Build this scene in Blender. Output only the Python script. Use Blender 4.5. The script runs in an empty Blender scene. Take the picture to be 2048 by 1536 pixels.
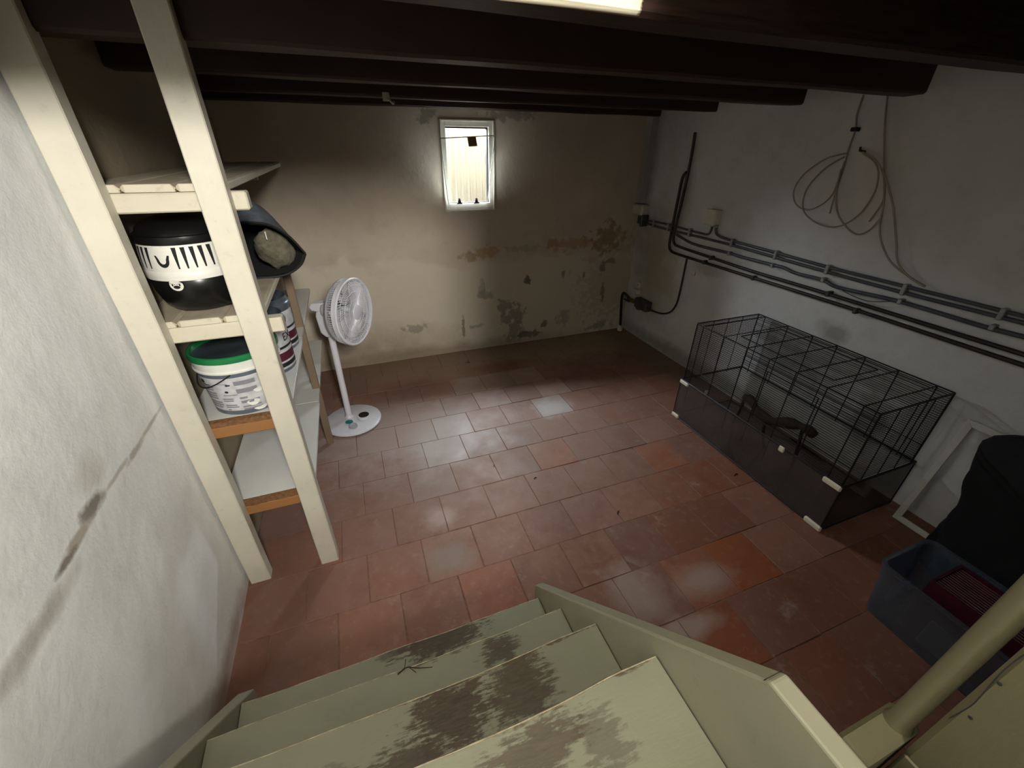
import bpy, math, random
from mathutils import Vector, Matrix, noise
random.seed(7)
S = bpy.context.scene
COL = S.collection

# ------------------------------------------------------------------ camera, world, lights, exposure
cam_d = bpy.data.cameras.new('camera'); cam = bpy.data.objects.new('camera', cam_d); COL.objects.link(cam)
S.camera = cam
yaw, pit, rol, foc = 0.36337796, 0.52402669, 0.01066926, 828.96
fw = Vector((math.sin(yaw)*math.cos(pit), math.cos(yaw)*math.cos(pit), -math.sin(pit)))
rt = Vector((math.cos(yaw), -math.sin(yaw), 0)); up = rt.cross(fw)
r2 = rt*math.cos(rol) + up*math.sin(rol); u2 = -rt*math.sin(rol) + up*math.cos(rol)
cam.matrix_world = Matrix(((r2.x, u2.x, -fw.x, 0), (r2.y, u2.y, -fw.y, 0), (r2.z, u2.z, -fw.z, 1.58), (0, 0, 0, 1)))
cam_d.sensor_width = 36.0; cam_d.sensor_fit = 'HORIZONTAL'; cam_d.lens = 36.0*foc/2048.0
cam_d.clip_start = 0.02; cam_d.clip_end = 100

W = bpy.data.worlds.new('sky'); S.world = W; W.use_nodes = True
bg = W.node_tree.nodes['Background']; bg.inputs[0].default_value = (0.80, 0.90, 1.0, 1); bg.inputs[1].default_value = 0.4

def area(name, loc, aim, sx, sy, power, color, spread=180):
    l = bpy.data.lights.new(name, 'AREA'); l.shape = 'RECTANGLE'; l.size = sx; l.size_y = sy
    l.energy = power; l.color = color; l.spread = math.radians(spread)
    o = bpy.data.objects.new(name, l); COL.objects.link(o); o.location = loc
    d = Vector(aim) - Vector(loc); o.rotation_euler = d.to_track_quat('-Z', 'Y').to_euler()
    return o
# daylight entering the small cellar window (sky seen between house wall and corrugated fence)
area('window_daylight', (0.96, 3.76, 1.88), (0.45, 0.90, 0.55), 1.45, 0.20, 235.0, (0.82, 0.90, 1.0), 165)
# daylight falling on the corrugated fence outside the window
area('yard_daylight', (2.3, 3.60, 2.7), (0.9, 3.95, 1.4), 0.5, 0.5, 5.0, (1.0, 0.99, 0.96))
# daylight from the rooms above, coming down the stairwell behind the camera
area('stairwell_daylight', (0.38, -1.50, 2.30), (-0.50, 1.10, 0.95), 0.24, 0.55, 88.0, (1.0, 0.975, 0.92), 160)
# added overhead fill above the opening, stands in for bounce onto the treads
area('stairwell_bounce_fill', (-0.05, 0.05, 3.40), (-0.05, 0.10, 0.0), 0.30, 0.30, 8.0, (1.0, 0.94, 0.80), 150)

S.view_settings.view_transform = 'Standard'; S.view_settings.look = 'None'
S.view_settings.gamma = 1.0; S.view_settings.use_curve_mapping = False
S.view_settings.exposure = 0.12
S.cycles.max_bounces = 8; S.cycles.diffuse_bounces = 4; S.cycles.glossy_bounces = 2; S.cycles.transmission_bounces = 2; S.cycles.transparent_max_bounces = 10
S.cycles.caustics_reflective = True; S.cycles.caustics_refractive = False

# ------------------------------------------------------------------ material helpers
def srgb(r, g, b):
    f = lambda c: (c/255)/12.92 if c/255 <= 0.04045 else ((c/255+0.055)/1.055)**2.4
    return (f(r), f(g), f(b), 1.0)

class Mt:
    def __init__(s, name):
        s.m = bpy.data.materials.new(name); s.m.use_nodes = True; s.nt = s.m.node_tree
        s.b = s.nt.nodes['Principled BSDF']; s.out = s.nt.nodes['Material Output']; s._pos = None; s._n = {}
    def n(s, t, **k):
        x = s.nt.nodes.new(t)
        for a, v in k.items(): setattr(x, a, v)
        return x
    def l(s, a, b): s.nt.links.new(a, b)
    def pos(s):
        if s._pos is None: s._pos = s.n('ShaderNodeNewGeometry').outputs['Position']
        return s._pos
    def noise(s, scale, detail=4, rough=0.55, stretch=None, vec=None):
        key = (scale, detail, rough, stretch, id(vec))
        if key in s._n: return s._n[key]
        t = s.n('ShaderNodeTexNoise'); t.inputs['Scale'].default_value = scale
        t.inputs['Detail'].default_value = detail; t.inputs['Roughness'].default_value = rough
        v = vec or s.pos()
        if stretch:
            m = s.n('ShaderNodeVectorMath', operation='MULTIPLY'); s.l(v, m.inputs[0]); m.inputs[1].default_value = stretch; v = m.outputs[0]
        s.l(v, t.inputs['Vector']); s._n[key] = t
        return t
    def ramp(s, val, a, b, c0=0.0, c1=1.0):
        r = s.n('ShaderNodeMapRange'); r.inputs[1].default_value = a; r.inputs[2].default_value = b
        r.inputs[3].default_value = c0; r.inputs[4].default_value = c1; s.l(val, r.inputs[0]); return r.outputs[0]
    def mix(s, fac, a, b, mode='MIX'):
        x = s.n('ShaderNodeMix', data_type='RGBA', blend_type=mode)
        if hasattr(fac, 'links'): s.l(fac, x.inputs[0])
        else: x.inputs[0].default_value = fac
        for v, i in ((a, 6), (b, 7)):
            if hasattr(v, 'links'): s.l(v, x.inputs[i])
            else: x.inputs[i].default_value = v
        return x.outputs[2]
    def math(s, op, a, b=None):
        x = s.n('ShaderNodeMath', operation=op)
        for v, i in ((a, 0), (b, 1)):
            if v is None: continue
            if hasattr(v, 'links'): s.l(v, x.inputs[i])
            else: x.inputs[i].default_value = v
        return x.outputs[0]
    def blotch(s, col, c, r, color, soft=0.35, amp=0.9, scale=14, opacity=1.0):
        """a stain or worn patch with a ragged edge round the point c"""
        a = s.n('ShaderNodeVectorMath', operation='SUBTRACT'); s.l(s.pos(), a.inputs[0]); a.inputs[1].default_value = c
        d = s.n('ShaderNodeVectorMath', operation='DIVIDE'); s.l(a.outputs[0], d.inputs[0]); d.inputs[1].default_value = r
        ln = s.n('ShaderNodeVectorMath', operation='LENGTH'); s.l(d.outputs[0], ln.inputs[0])
        nz = s.noise(scale, 5, 0.65)
        w = s.math('MULTIPLY_ADD', nz.outputs['Fac'], amp*2.0)
        w.node.inputs[2].default_value = -amp
        v = s.math('ADD', ln.outputs['Value'], w)
        f = s.ramp(v, 1.0+soft, 1.0-soft, 0.0, opacity)
        return s.mix(f, col, color), f
    def bump(s, h, strength=0.3, dist=0.01):
        b = s.n('ShaderNodeBump'); b.inputs['Strength'].default_value = strength; b.inputs['Distance'].default_value = dist
        s.l(h, b.inputs['Height']); s.l(b.outputs[0], s.b.inputs['Normal'])
    def color(s, c):
        if hasattr(c, 'links'): s.l(c, s.b.inputs['Base Color'])
        else: s.b.inputs['Base Color'].default_value = c
    def rough(s, r, spec=0.5, metal=0.0):
        if hasattr(r, 'links'): s.l(r, s.b.inputs['Roughness'])
        else: s.b.inputs['Roughness'].default_value = r
        s.b.inputs['Specular IOR Level'].default_value = spec; s.b.inputs['Metallic'].default_value = metal

def simple(name, c, r=0.5, metal=0.0, spec=0.5, var=0.12, scale=20, bump=0.0):
    m = Mt(name); nz = m.noise(scale, 4)
    dark = tuple(x*(1-var) for x in c[:3]) + (1,); lite = tuple(min(1, x*(1+var)) for x in c[:3]) + (1,)
    m.color(m.mix(m.ramp(nz.outputs['Fac'], 0.3, 0.7), dark, lite)); m.rough(r, spec, metal)
    if bump: m.bump(nz.outputs['Fac'], bump, 0.004)
    return m.m

def thin_glass(name, tint, refl=0.08, haze=0.0, hazecol=(0.5, 0.5, 0.5, 1)):
    m = Mt(name); nt = m.nt; nt.nodes.remove(m.b)
    tr = m.n('ShaderNodeBsdfTransparent'); tr.inputs[0].default_value = tint
    gl = m.n('ShaderNodeBsdfGlossy'); gl.inputs['Roughness'].default_value = 0.04
    fr = m.n('ShaderNodeLayerWeight'); fr.inputs[0].default_value = 0.25
    f = m.ramp(fr.outputs['Fresnel'], 0.0, 1.0, refl*0.5, min(1, refl*6))
    mx = m.n('ShaderNodeMixShader'); m.l(f, mx.inputs[0]); m.l(tr.outputs[0], mx.inputs[1]); m.l(gl.outputs[0], mx.inputs[2])
    res = mx.outputs[0]
    if haze > 0:
        df = m.n('ShaderNodeBsdfDiffuse')
        nz = m.noise(9, 5); hz = m.ramp(nz.outputs['Fac'], 0.3, 0.7, haze*0.6, haze*1.3)
        df.inputs[0].default_value = hazecol
        m2 = m.n('ShaderNodeMixShader'); m.l(hz, m2.inputs[0]); m.l(res, m2.inputs[1]); m.l(df.outputs[0], m2.inputs[2]); res = m2.outputs[0]
    m.l(res, m.out.inputs[0]); return m.m

# ------------------------------------------------------------------ mesh helpers
class MB:
    def __init__(s): s.v = []; s.f = []
    def add(s, vs, fs):
        o = len(s.v); s.v += [tuple(v) for v in vs]; s.f += [tuple(i+o for i in f) for f in fs]; return s
    def box(s, a, b, M=None):
        x0, y0, z0 = a; x1, y1, z1 = b
        vs = [Vector(p) for p in ((x0,y0,z0),(x1,y0,z0),(x1,y1,z0),(x0,y1,z0),(x0,y0,z1),(x1,y0,z1),(x1,y1,z1),(x0,y1,z1))]
        if M is not None: vs = [M @ v for v in vs]
        return s.add(vs, [(0,3,2,1),(4,5,6,7),(0,1,5,4),(1,2,6,5),(2,3,7,6),(3,0,4,7)])
    def cham(s, a, b, c=0.004, M=None):
        """box with chamfered edges"""
        x0, y0, z0 = a; x1, y1, z1 = b
        c = min(c, (x1-x0)/2.2, (y1-y0)/2.2, (z1-z0)/2.2)
        vs = []; idx = {}
        for ix, X in enumerate((x0, x1)):
            for iy, Y in enumerate((y0, y1)):
                for iz, Z in enumerate((z0, z1)):
                    sx, sy, sz = (1-2*ix), (1-2*iy), (1-2*iz)
                    for k, p in enumerate(((X, Y+sy*c, Z+sz*c), (X+sx*c, Y, Z+sz*c), (X+sx*c, Y+sy*c, Z))):
                        idx[(ix,iy,iz,k)] = len(vs); vs.append(Vector(p))
        g = lambda *k: idx[k]
        fs = []
        for i in (0, 1):
            fs.append([g(i,0,0,0), g(i,1,0,0), g(i,1,1,0), g(i,0,1,0)])
            fs.append([g(0,i,0,1), g(1,i,0,1), g(1,i,1,1), g(0,i,1,1)])
            fs.append([g(0,0,i,2), g(1,0,i,2), g(1,1,i,2), g(0,1,i,2)])
        for p in (0, 1):
            for q in (0, 1):
                fs.append([g(0,p,q,1), g(1,p,q,1), g(1,p,q,2), g(0,p,q,2)])
                fs.append([g(p,0,q,0), g(p,1,q,0), g(p,1,q,2), g(p,0,q,2)])
                fs.append([g(p,q,0,0), g(p,q,1,0), g(p,q,1,1), g(p,q,0,1)])
        for ix in (0,1):
            for iy in (0,1):
                for iz in (0,1): fs.append([g(ix,iy,iz,0), g(ix,iy,iz,1), g(ix,iy,iz,2)])
        ce = Vector(((x0+x1)/2, (y0+y1)/2, (z0+z1)/2)); out = []
        for f in fs:
            nrm = (vs[f[1]]-vs[f[0]]).cross(vs[f[2]]-vs[f[0]]); mid = sum((vs[i] for i in f), Vector())/len(f)
            out.append(f if nrm.dot(mid-ce) > 0 else f[::-1])
        if M is not None: vs = [M @ v for v in vs]
        return s.add(vs, out)
    def tube(s, pts, r, n=8, cap=True):
        pts = [Vector(p) for p in pts]; m = len(pts); rs = r if isinstance(r, (list, tuple)) else [r]*m
        ref = None; rings = []
        for i, p in enumerate(pts):
            t = (pts[min(i+1, m-1)] - pts[max(i-1, 0)]).normalized()
            if ref is None: ref = t.orthogonal().normalized()
            ref = (ref - t*ref.dot(t)).normalized(); bi = t.cross(ref)
            rings.append([p + (ref*math.cos(2*math.pi*k/n) + bi*math.sin(2*math.pi*k/n))*rs[i] for k in range(n)])
        vs = [v for r_ in rings for v in r_]; fs = []
        for i in range(m-1):
            for k in range(n): fs.append((i*n+k, i*n+(k+1)%n, (i+1)*n+(k+1)%n, (i+1)*n+k))
        if cap: fs += [tuple(range(n))[::-1], tuple(range((m-1)*n, m*n))]
        return s.add(vs, fs)
    def lathe(s, prof, n=32, c=(0,0,0), M=None, sx=1.0, sy=1.0, a0=0.0, a1=2*math.pi):
        """prof: (radius, z) pairs turned about z"""
        full = abs(a1-a0-2*math.pi) < 1e-6; k_n = n if full else n+1
        vs = []; fs = []
        for r, z in prof:
            for k in range(k_n):
                a = a0+(a1-a0)*k/n; p = Vector((r*sx*math.cos(a), r*sy*math.sin(a), z))
                vs.append((M @ p if M is not None else p) + Vector(c))
        for i in range(len(prof)-1):
            for k in range(n):
                k2 = (k+1) % k_n
                fs.append((i*k_n+k, i*k_n+k2, (i+1)*k_n+k2, (i+1)*k_n+k))
        return s.add(vs, fs)
    def prism(s, poly, axis, a, b):
        """poly of 2-d points pushed out along an axis"""
        n = len(poly)
        def P(u, v, w): return {'x': (w, u, v), 'y': (u, w, v), 'z': (u, v, w)}[axis]
        vs = [P(u, v, a) for u, v in poly] + [P(u, v, b) for u, v in poly]
        fs = [tuple(range(n))[::-1], tuple(range(n, 2*n))] + [(i, (i+1) % n, (i+1) % n+n, i+n) for i in range(n)]
        return s.add(vs, fs)
    def build(s, name, mat, parent=None, smooth=False, bevel=0.0, seg=2):
        off = Vector((0, 0, 0)); p = parent
        while p is not None: off += p.location; p = p.parent
        me = bpy.data.meshes.new(name); me.from_pydata([tuple(Vector(v)-off) for v in s.v], [], s.f)
        me.materials.append(mat); me.update()
        import bmesh as _b
        bm = _b.new(); bm.from_mesh(me); _b.ops.recalc_face_normals(bm, faces=bm.faces); bm.to_mesh(me); bm.free()
        if smooth:
            me.polygons.foreach_set('use_smooth', [True]*len(me.polygons))
            me.set_sharp_from_angle(angle=math.radians(smooth if smooth is not True else 50))
        o = bpy.data.objects.new(name, me); COL.objects.link(o)
        if parent is not None: o.parent = parent
        if bevel:
            m = o.modifiers.new('bevel', 'BEVEL'); m.width = bevel; m.segments = seg; m.limit_method = 'ANGLE'; m.angle_limit = math.radians(40)
        return o

def root(name, loc, label, cat, group=None):
    o = bpy.data.objects.new(name, None); COL.objects.link(o); o.location = loc; o.empty_display_size = 0.05
    o['label'] = label; o['category'] = cat
    if group: o['group'] = group
    return o
def tag(o, label, cat, group=None):
    o['label'] = label; o['category'] = cat
    if group: o['group'] = group
    return o
def struct(o, label=None):
    o['kind'] = 'structure'
    if label: o['label'] = label
    return o
def stuff(o): o['kind'] = 'stuff'; return o
def smooth_path(pts, k=6):
    """Catmull-Rom through the points"""
    P = [Vector(p) for p in pts]; out = []
    for i in range(len(P)-1):
        p0 = P[max(i-1, 0)]; p1 = P[i]; p2 = P[i+1]; p3 = P[min(i+2, len(P)-1)]
        for j in range(k):
            t = j/k
            out.append(0.5*((2*p1)+(p2-p0)*t+(2*p0-5*p1+4*p2-p3)*t*t+(3*p1-p0-3*p2+p3)*t**3))
    out.append(P[-1]); return out
def text_mesh(name, body, size, mat, parent, M, depth=0.0004):
    cu = bpy.data.curves.new(name, 'FONT'); cu.body = body; cu.size = size; cu.extrude = depth; cu.align_x = 'CENTER'; cu.align_y = 'CENTER'
    t = bpy.data.objects.new(name, cu); COL.objects.link(t)
    me = bpy.data.meshes.new_from_object(t); bpy.data.objects.remove(t); bpy.data.curves.remove(cu)
    me.materials.append(mat)
    off = Vector((0, 0, 0)); p = parent
    while p is not None: off += p.location; p = p.parent
    me.transform(Matrix.Translation(-off) @ M)
    o = bpy.data.objects.new(name, me); COL.objects.link(o); o.parent = parent; return o

# ------------------------------------------------------------------ materials
def plaster(name, base, blotches, dado=None, grime=0.25, second_tone=None):
    m = Mt(name); n1 = m.noise(2.2, 6, 0.6); n2 = m.noise(9, 6, 0.62); n3 = m.noise(60, 4, 0.6)
    c = m.mix(m.ramp(n1.outputs['Fac'], 0.35, 0.68), base, tuple(x*0.86 for x in base[:3])+(1,))
    c = m.mix(m.ramp(n2.outputs['Fac'], 0.52, 0.75, 0, grime), c, srgb(150, 138, 118))
    fs = []
    if second_tone:   # browner colour beyond a line across the wall
        sy = m.n('ShaderNodeSeparateXYZ'); m.l(m.pos(), sy.inputs[0]); c = m.mix(m.ramp(sy.outputs['Y'], second_tone[0], second_tone[0]+.02), c, second_tone[1])
    if dado:   # rougher, newer lime render below a wavering line
        z, col, nn = dado
        sep = m.n('ShaderNodeSeparateXYZ'); m.l(m.pos(), sep.inputs[0])
        e = m.math('ADD', sep.outputs['Z'], m.ramp(m.noise(3.1, 5).outputs['Fac'], 0, 1, -nn, nn))
        f = m.ramp(e, z+0.03, z-0.03, 0, 0.75); c = m.mix(f, c, col)
    for bl in blotches:
        c, f = m.blotch(c, *bl); fs.append(f)
    m.color(c); m.rough(0.85, 0.25)
    h = m.math('ADD', m.math('MULTIPLY', n2.outputs['Fac'], 0.7), m.math('MULTIPLY', n3.outputs['Fac'], 0.09))
    m.bump(h, 0.55, 0.012)
    return m.m

YF = 3.25
och = srgb(174, 144, 104); och2 = srgb(152, 124, 88); dk = srgb(108, 100, 88); grey = srgb(150, 144, 130); mold = srgb(96, 92, 80)
far_blots = []
for (x, z, rx, rz, col, op) in [
    (1.00, .835, .10, .045, och, .8), (.86, .805, .07, .03, och2, .6), (1.32, .843, .15, .022, grey, .5), (1.60, .870, .06, .03, och2, .6),
    (1.76, .850, .15, .045, och, .75), (1.93, .845, .05, .04, och, .6), (2.10, .870, .12, .10, och2, .85), (2.23, .91, .07, .05, och, .5),
    (1.371, .569, .025, .035, dk, .95), (2.134, .391, .018, .08, dk, .8), (2.10, .62, .02, .05, dk, .8), (2.17, .675, .05, .02, dk, .7),
    (1.16, .37, .06, .05, grey, .9), (1.25, .27, .09, .075, grey, .95), (1.26, .13, .07, .08, grey, .9), (1.39, .07, .09, .025, dk, .8),
    (.98, .48, .06, .03, grey, .7), (.96, .53, .02, .07, grey, .6), (1.75, .20, .06, .06, grey, .65), (1.55, .145, .035, .025, dk, .8), (2.12, .055, .09, .035, grey, .8),
    (.785, .21, .012, .09, dk, .7), (.89, .215, .05, .015, grey, .7), (.376, .265, .08, .03, grey, .8), (1.71, .59, .012, .03, dk, .7),
    (1.92, .565, .012, .03, dk, .7), (.60, 1.735, .05, .04, mold, .5), (1.20, 1.76, .14, .03, mold, .5), (2.25, .5, .3, .35, srgb(140, 128, 100), .35),
    ]:
    far_blots.append(((x, YF, z), (rx*1.1, .3, rz*1.1), col, .22, 2.1, 19, op))
far_blots += [((-.2, YF, .10), (.7, .3, .16), srgb(132, 110, 88), .7, .8, 7, .6), ((.5, YF, .02), (.9, .3, .06), srgb(118, 98, 78), .6, .8, 9, .6)]
M_far = plaster('plaster_far', srgb(200, 186, 166), far_blots, (0.78, srgb(208, 198, 178), 0.28), 0.25)
M_right = plaster('plaster_right', srgb(206, 205, 202), [
    ((2.41, 1.36, .70), (.3, .08, .05), srgb(120, 116, 108), .5, .8, 14, .6), ((2.41, 3.0, .80), (.3, .25, .35), srgb(140, 128, 98), .5, .8, 8, .55),
    ((2.41, 2.85, .55), (.3, .25, .30), srgb(150, 142, 112), .5, .8, 8, .5), ((2.41, 2.35, .80), (.3, .12, .05), srgb(120, 112, 98), .5, .8, 18, .4),
    ((2.41, 1.55, .45), (.3, .25, .10), srgb(110, 108, 100), .6, .9, 10, .5), ((2.41, 1.02, .3), (.3, .08, .15), srgb(90, 88, 82), .4, .9, 12, .55),
    ((2.41, 1.45, 1.50), (.3, .12, .35), srgb(168, 152, 122), .7, .6, 6, .30), ((2.41, 3.20, 1.4), (.3, .08, .5), srgb(110, 96, 78), .5, .6, 8, .5),
    ((2.41, 2.2, .05), (.3, 1.2, .07), srgb(110, 96, 74), .5, .8, 9, .6), ((2.41, 2.73, 1.2), (.3, .06, .25), srgb(128, 116, 100), .6, .6, 12, .5)], None, 0.2)
crk = srgb(176, 168, 154); crd = srgb(128, 120, 108)
M_left = plaster('plaster_left', srgb(244, 246, 245), [
    ((-.63, .93, .885), (.2, .05, .018), crd, .35, .8, 22, .9), ((-.63, .86, .868), (.2, .05, .012), crk, .35, .8, 22, .9), ((-.63, .80, .860), (.2, .035, .009), crd, .35, .8, 22, .9),
    ((-.63, 1.05, .876), (.2, .07, .006), crk, .4, .8, 26, .7), ((-.63, 1.16, .866), (.2, .05, .009), crk, .4, .8, 26, .8), ((-.63, 1.28, .871), (.2, .09, .006), crk, .4, .8, 26, .7),
    ((-.63, .66, .83), (.2, .12, .02), srgb(160, 152, 138), .5, .8, 12, .6), ((-.63, .98, .94), (.2, .05, .035), srgb(196, 194, 184), .5, .6, 12, .6),
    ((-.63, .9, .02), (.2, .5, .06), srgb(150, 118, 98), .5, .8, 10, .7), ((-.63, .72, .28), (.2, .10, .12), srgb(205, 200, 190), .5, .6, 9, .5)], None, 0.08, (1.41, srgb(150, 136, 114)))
M_white_wall = plaster('plaster_stairwell', srgb(205, 198, 182), [], None, 0.1)

def wood_paint(name, paint, second_tone, amount=0.0, blots=(), stretch=(3, 30, 30), dirt=0.2, rough=0.5):
    m = Mt(name); n1 = m.noise(6, 5); gr = m.noise(4.0, 5, 0.6, stretch); fine = m.noise(90, 3)
    c = m.mix(m.ramp(n1.outputs['Fac'], 0.35, 0.7), paint, tuple(x*0.88 for x in paint[:3])+(1,))
    c = m.mix(m.ramp(m.noise(24, 6, 0.7).outputs['Fac'], 0.60, 0.74, 0, dirt), c, srgb(110, 104, 88))
    grain = m.mix(m.ramp(gr.outputs['Fac'], 0.35, 0.65), second_tone, tuple(x*0.45 for x in second_tone[:3])+(1,))
    if amount:
        c = m.mix(m.ramp(gr.outputs['Fac'], 0.60+0.2*(1-amount), 0.66+0.2*(1-amount)), c, grain)
    for (ce, r, op) in blots:
        a = m.n('ShaderNodeVectorMath', operation='SUBTRACT'); m.l(m.pos(), a.inputs[0]); a.inputs[1].default_value = ce
        d = m.n('ShaderNodeVectorMath', operation='DIVIDE'); m.l(a.outputs[0], d.inputs[0]); d.inputs[1].default_value = r
        ln = m.n('ShaderNodeVectorMath', operation='LENGTH'); m.l(d.outputs[0], ln.inputs[0])
        w = m.math('ADD', m.math('MULTIPLY', gr.outputs['Fac'], 2.6), m.math('MULTIPLY', m.noise(30, 5, .7).outputs['Fac'], 1.6))
        v = m.math('ADD', ln.outputs['Value'], m.math('SUBTRACT', w, 2.1))
        c = m.mix(m.ramp(v, 1.15, 0.75, 0, op), c, grain)
    m.color(c); m.rough(rough, 0.4)
    m.bump(m.math('ADD', m.math('MULTIPLY', gr.outputs['Fac'], .5), m.math('MULTIPLY', fine.outputs['Fac'], .2)), 0.25, 0.004)
    return m.m
M_post = wood_paint('cream_painted_wood', srgb(212, 206, 189), srgb(120, 98, 70), 0.0, [], (30, 30, 3), 0.25)
M_bar = wood_paint('cream_painted_bar', srgb(208, 200, 179), srgb(110, 90, 64), 0.25, [], (4, 40, 40), 0.3)
M_pine = wood_paint('raw_pine_batten', srgb(160, 112, 66), srgb(120, 74, 38), 0.55, [], (5, 60, 60), 0.1, 0.6)
M_shelf_white = simple('white_melamine', srgb(214, 214, 208), 0.4, var=0.05, scale=8)
M_plank_top = simple('shelf_plank_dusty', srgb(176, 164, 142), 0.7, var=0.15, scale=12)
M_chip = simple('frayed_chipboard', srgb(120, 84, 52), 0.85, var=0.35, scale=90, bump=0.5)
wear = [((.06, .775, .19), (.13, .05, .05), .9), ((-.08, .79, .19), (.06, .02, .05), .6), ((.20, .60, .36), (.05, .05, .05), .8), ((.03, .645, .36), (.10, .012, .05), .7),
        ((.03, .42, .55), (.085, .07, .05), .95), ((.19, .42, .55), (.07, .09, .05), .85), ((-.06, .36, .55), (.07, .05, .05), .85), ((.10, .478, .55), (.25, .006, .05), .8),
        ((.15, .25, .74), (.08, .04, .05), .75), ((.25, .22, .74), (.04, .05, .05), .5), ((.10, .298, .74), (.35, .006, .05), .8), ((-.2, .40, .55), (.03, .02, .05), .4)]
M_stair = wood_paint('sage_painted_stair', srgb(140, 140, 120), srgb(82, 66, 52), 0.0, wear, (7, 40, 40), 0.15, 0.45)
M_edge = simple('worn_lit_nosing', srgb(176, 162, 132), .6, var=.4, scale=60)  # pale nosing line: worn paint plus its highlight, put into the colour
M_stringer = wood_paint('sage_painted_stringer', srgb(150, 147, 126), srgb(110, 96, 70), 0.0, [], (8, 8, 8), 0.35, 0.5)
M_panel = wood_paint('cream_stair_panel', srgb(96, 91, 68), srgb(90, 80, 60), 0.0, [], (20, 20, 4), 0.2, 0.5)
M_beam = wood_paint('dark_stained_beam', srgb(56, 38, 29), srgb(30, 20, 14), 0.5, [], (2.5, 30, 30), 0.0, 0.6)
M_board = simple('dark_ceiling_boards', srgb(50, 33, 24), 0.7, var=0.25, scale=6)

# trimmer beam: dark stain, its face to the stairwell painted cream up to a brushed edge
m = Mt('trimmer_beam_half_painted'); gr = m.noise(4, 5, .6, (2.5, 30, 30))
dark = m.mix(m.ramp(gr.outputs['Fac'], .35, .65), srgb(54, 34, 24), srgb(30, 20, 14))
sp = m.n('ShaderNodeSeparateXYZ'); m.l(m.pos(), sp.inputs[0])
ex = m.math('ADD', sp.outputs['X'], m.ramp(m.noise(60, 4).outputs['Fac'], 0, 1, -.012, .012))
ey = m.math('MULTIPLY', m.ramp(ex, .552, .546), m.ramp(sp.outputs['Y'], .828, .824))
m.color(m.mix(ey, dark, srgb(216, 208, 180))); m.rough(.6, .3); m.bump(gr.outputs['Fac'], .3, .004); M_trimmer = m.m

# terracotta tiles: own colour per tile, world-space dust and wear, and a darker strip by the left wall
m = Mt('terracotta_tile'); oi = m.n('ShaderNodeObjectInfo')
n1 = m.noise(7, 6, .62); n2 = m.noise(26, 5, .6); n3 = m.noise(2.0, 4)
c = m.mix(m.ramp(n1.outputs['Fac'], .35, .7), oi.outputs['Color'], m.mix(0.35, oi.outputs['Color'], srgb(120, 84, 70)))
c = m.mix(m.ramp(m.noise(4.3, 7, .68).outputs['Fac'], .53, .64, 0, .45), c, srgb(112, 66, 48))
c = m.mix(m.ramp(n2.outputs['Fac'], .55, .72, 0, .22), c, srgb(170, 142, 128))
c = m.mix(m.ramp(m.noise(6.1, 8, .72).outputs['Fac'], .60, .70, 0, .40), c, srgb(178, 160, 150))
for ce, r, col, op in [((.5, 2.15, 0), (1.25, .85, .2), srgb(150, 124, 110), .55), ((.1, 2.25, 0), (.55, .38, .2), srgb(172, 160, 154), .55), ((.35, 2.0, 0), (.25, .16, .2), srgb(178, 166, 160), .45), ((1.13, 2.16, 0), (.12, .10, .2), srgb(190, 182, 178), .6),
                       ((.18, 1.45, 0), (.07, .06, .2), srgb(190, 170, 160), .5), ((.17, 1.22, 0), (.10, .08, .2), srgb(140, 128, 118), .6),
                       ((.86, .80, 0), (.10, .12, .2), srgb(176, 160, 150), .5), ((1.16, .74, 0), (.12, .06, .2), srgb(170, 156, 148), .5), ((.95, .60, 0), (.12, .04, .2), srgb(180, 168, 158), .5),
                       ((1.6, 3.05, 0), (1.1, .28, .2), srgb(146, 128, 100), .85), ((.2, 3.08, 0), (.9, .22, .2), srgb(130, 108, 90), .8), ((2.3, 2.5, 0), (.16, .8, .2), srgb(112, 92, 74), .7),
                       ((.25, 2.72, 0), (.28, .14, .2), srgb(112, 78, 62), .7), ((1.0, 2.85, 0), (.25, .08, .2), srgb(122, 74, 50), .7), ((-.5, 1.2, 0), (.16, .5, .2), srgb(86, 62, 54), .5)]:
    c, _ = m.blotch(c, ce, r, col, .5, .8, 8, op)
m.color(c); m.rough(m.ramp(n1.outputs['Fac'], .3, .7, .48, .72), .45)
m.bump(m.math('ADD', m.math('MULTIPLY', n1.outputs['Fac'], .5), m.math('MULTIPLY', n2.outputs['Fac'], .25)), .25, .006); M_tile = m.m
M_grout = simple('joint_mortar', srgb(116, 84, 68), 0.9, var=0.4, scale=30, bump=0.4)

M_black_plastic = simple('black_gloss_plastic', srgb(18, 18, 19), 0.28, var=0.1)
M_black_matte = simple('black_matte', srgb(20, 20, 21), 0.6, var=0.2)
M_white_plastic = simple('white_plastic', srgb(226, 224, 214), 0.4, var=0.04)
M_fan_white = simple('fan_white_plastic', srgb(222, 222, 228), 0.35, var=0.03)
M_dark_slot = simple('dark_slot', srgb(14, 14, 14), 0.8)
M_felt = simple('grey_felt', srgb(86, 92, 98), 0.9, var=0.25, scale=40, bump=0.3)
M_felt_in = simple('charcoal_felt_lining', srgb(16, 16, 17), 0.95, var=0.2, scale=40)
M_fleece = simple('beige_fleece', srgb(98, 92, 76), 0.95, var=0.3, scale=60, bump=0.6)
M_bucket = simple('white_bucket_plastic', srgb(222, 222, 214), 0.4, var=0.06, scale=14)
M_green = simple('green_lid_plastic', srgb(24, 112, 62), 0.35, var=0.1)
M_lid_dark = simple('clear_grey_lid', srgb(52, 62, 66), 0.2, var=0.5, scale=9)
M_ink = simple('grey_print', srgb(132, 134, 140), 0.5, var=0.15, scale=300)
M_ink_dark = simple('black_print', srgb(34, 36, 40), 0.5)
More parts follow.
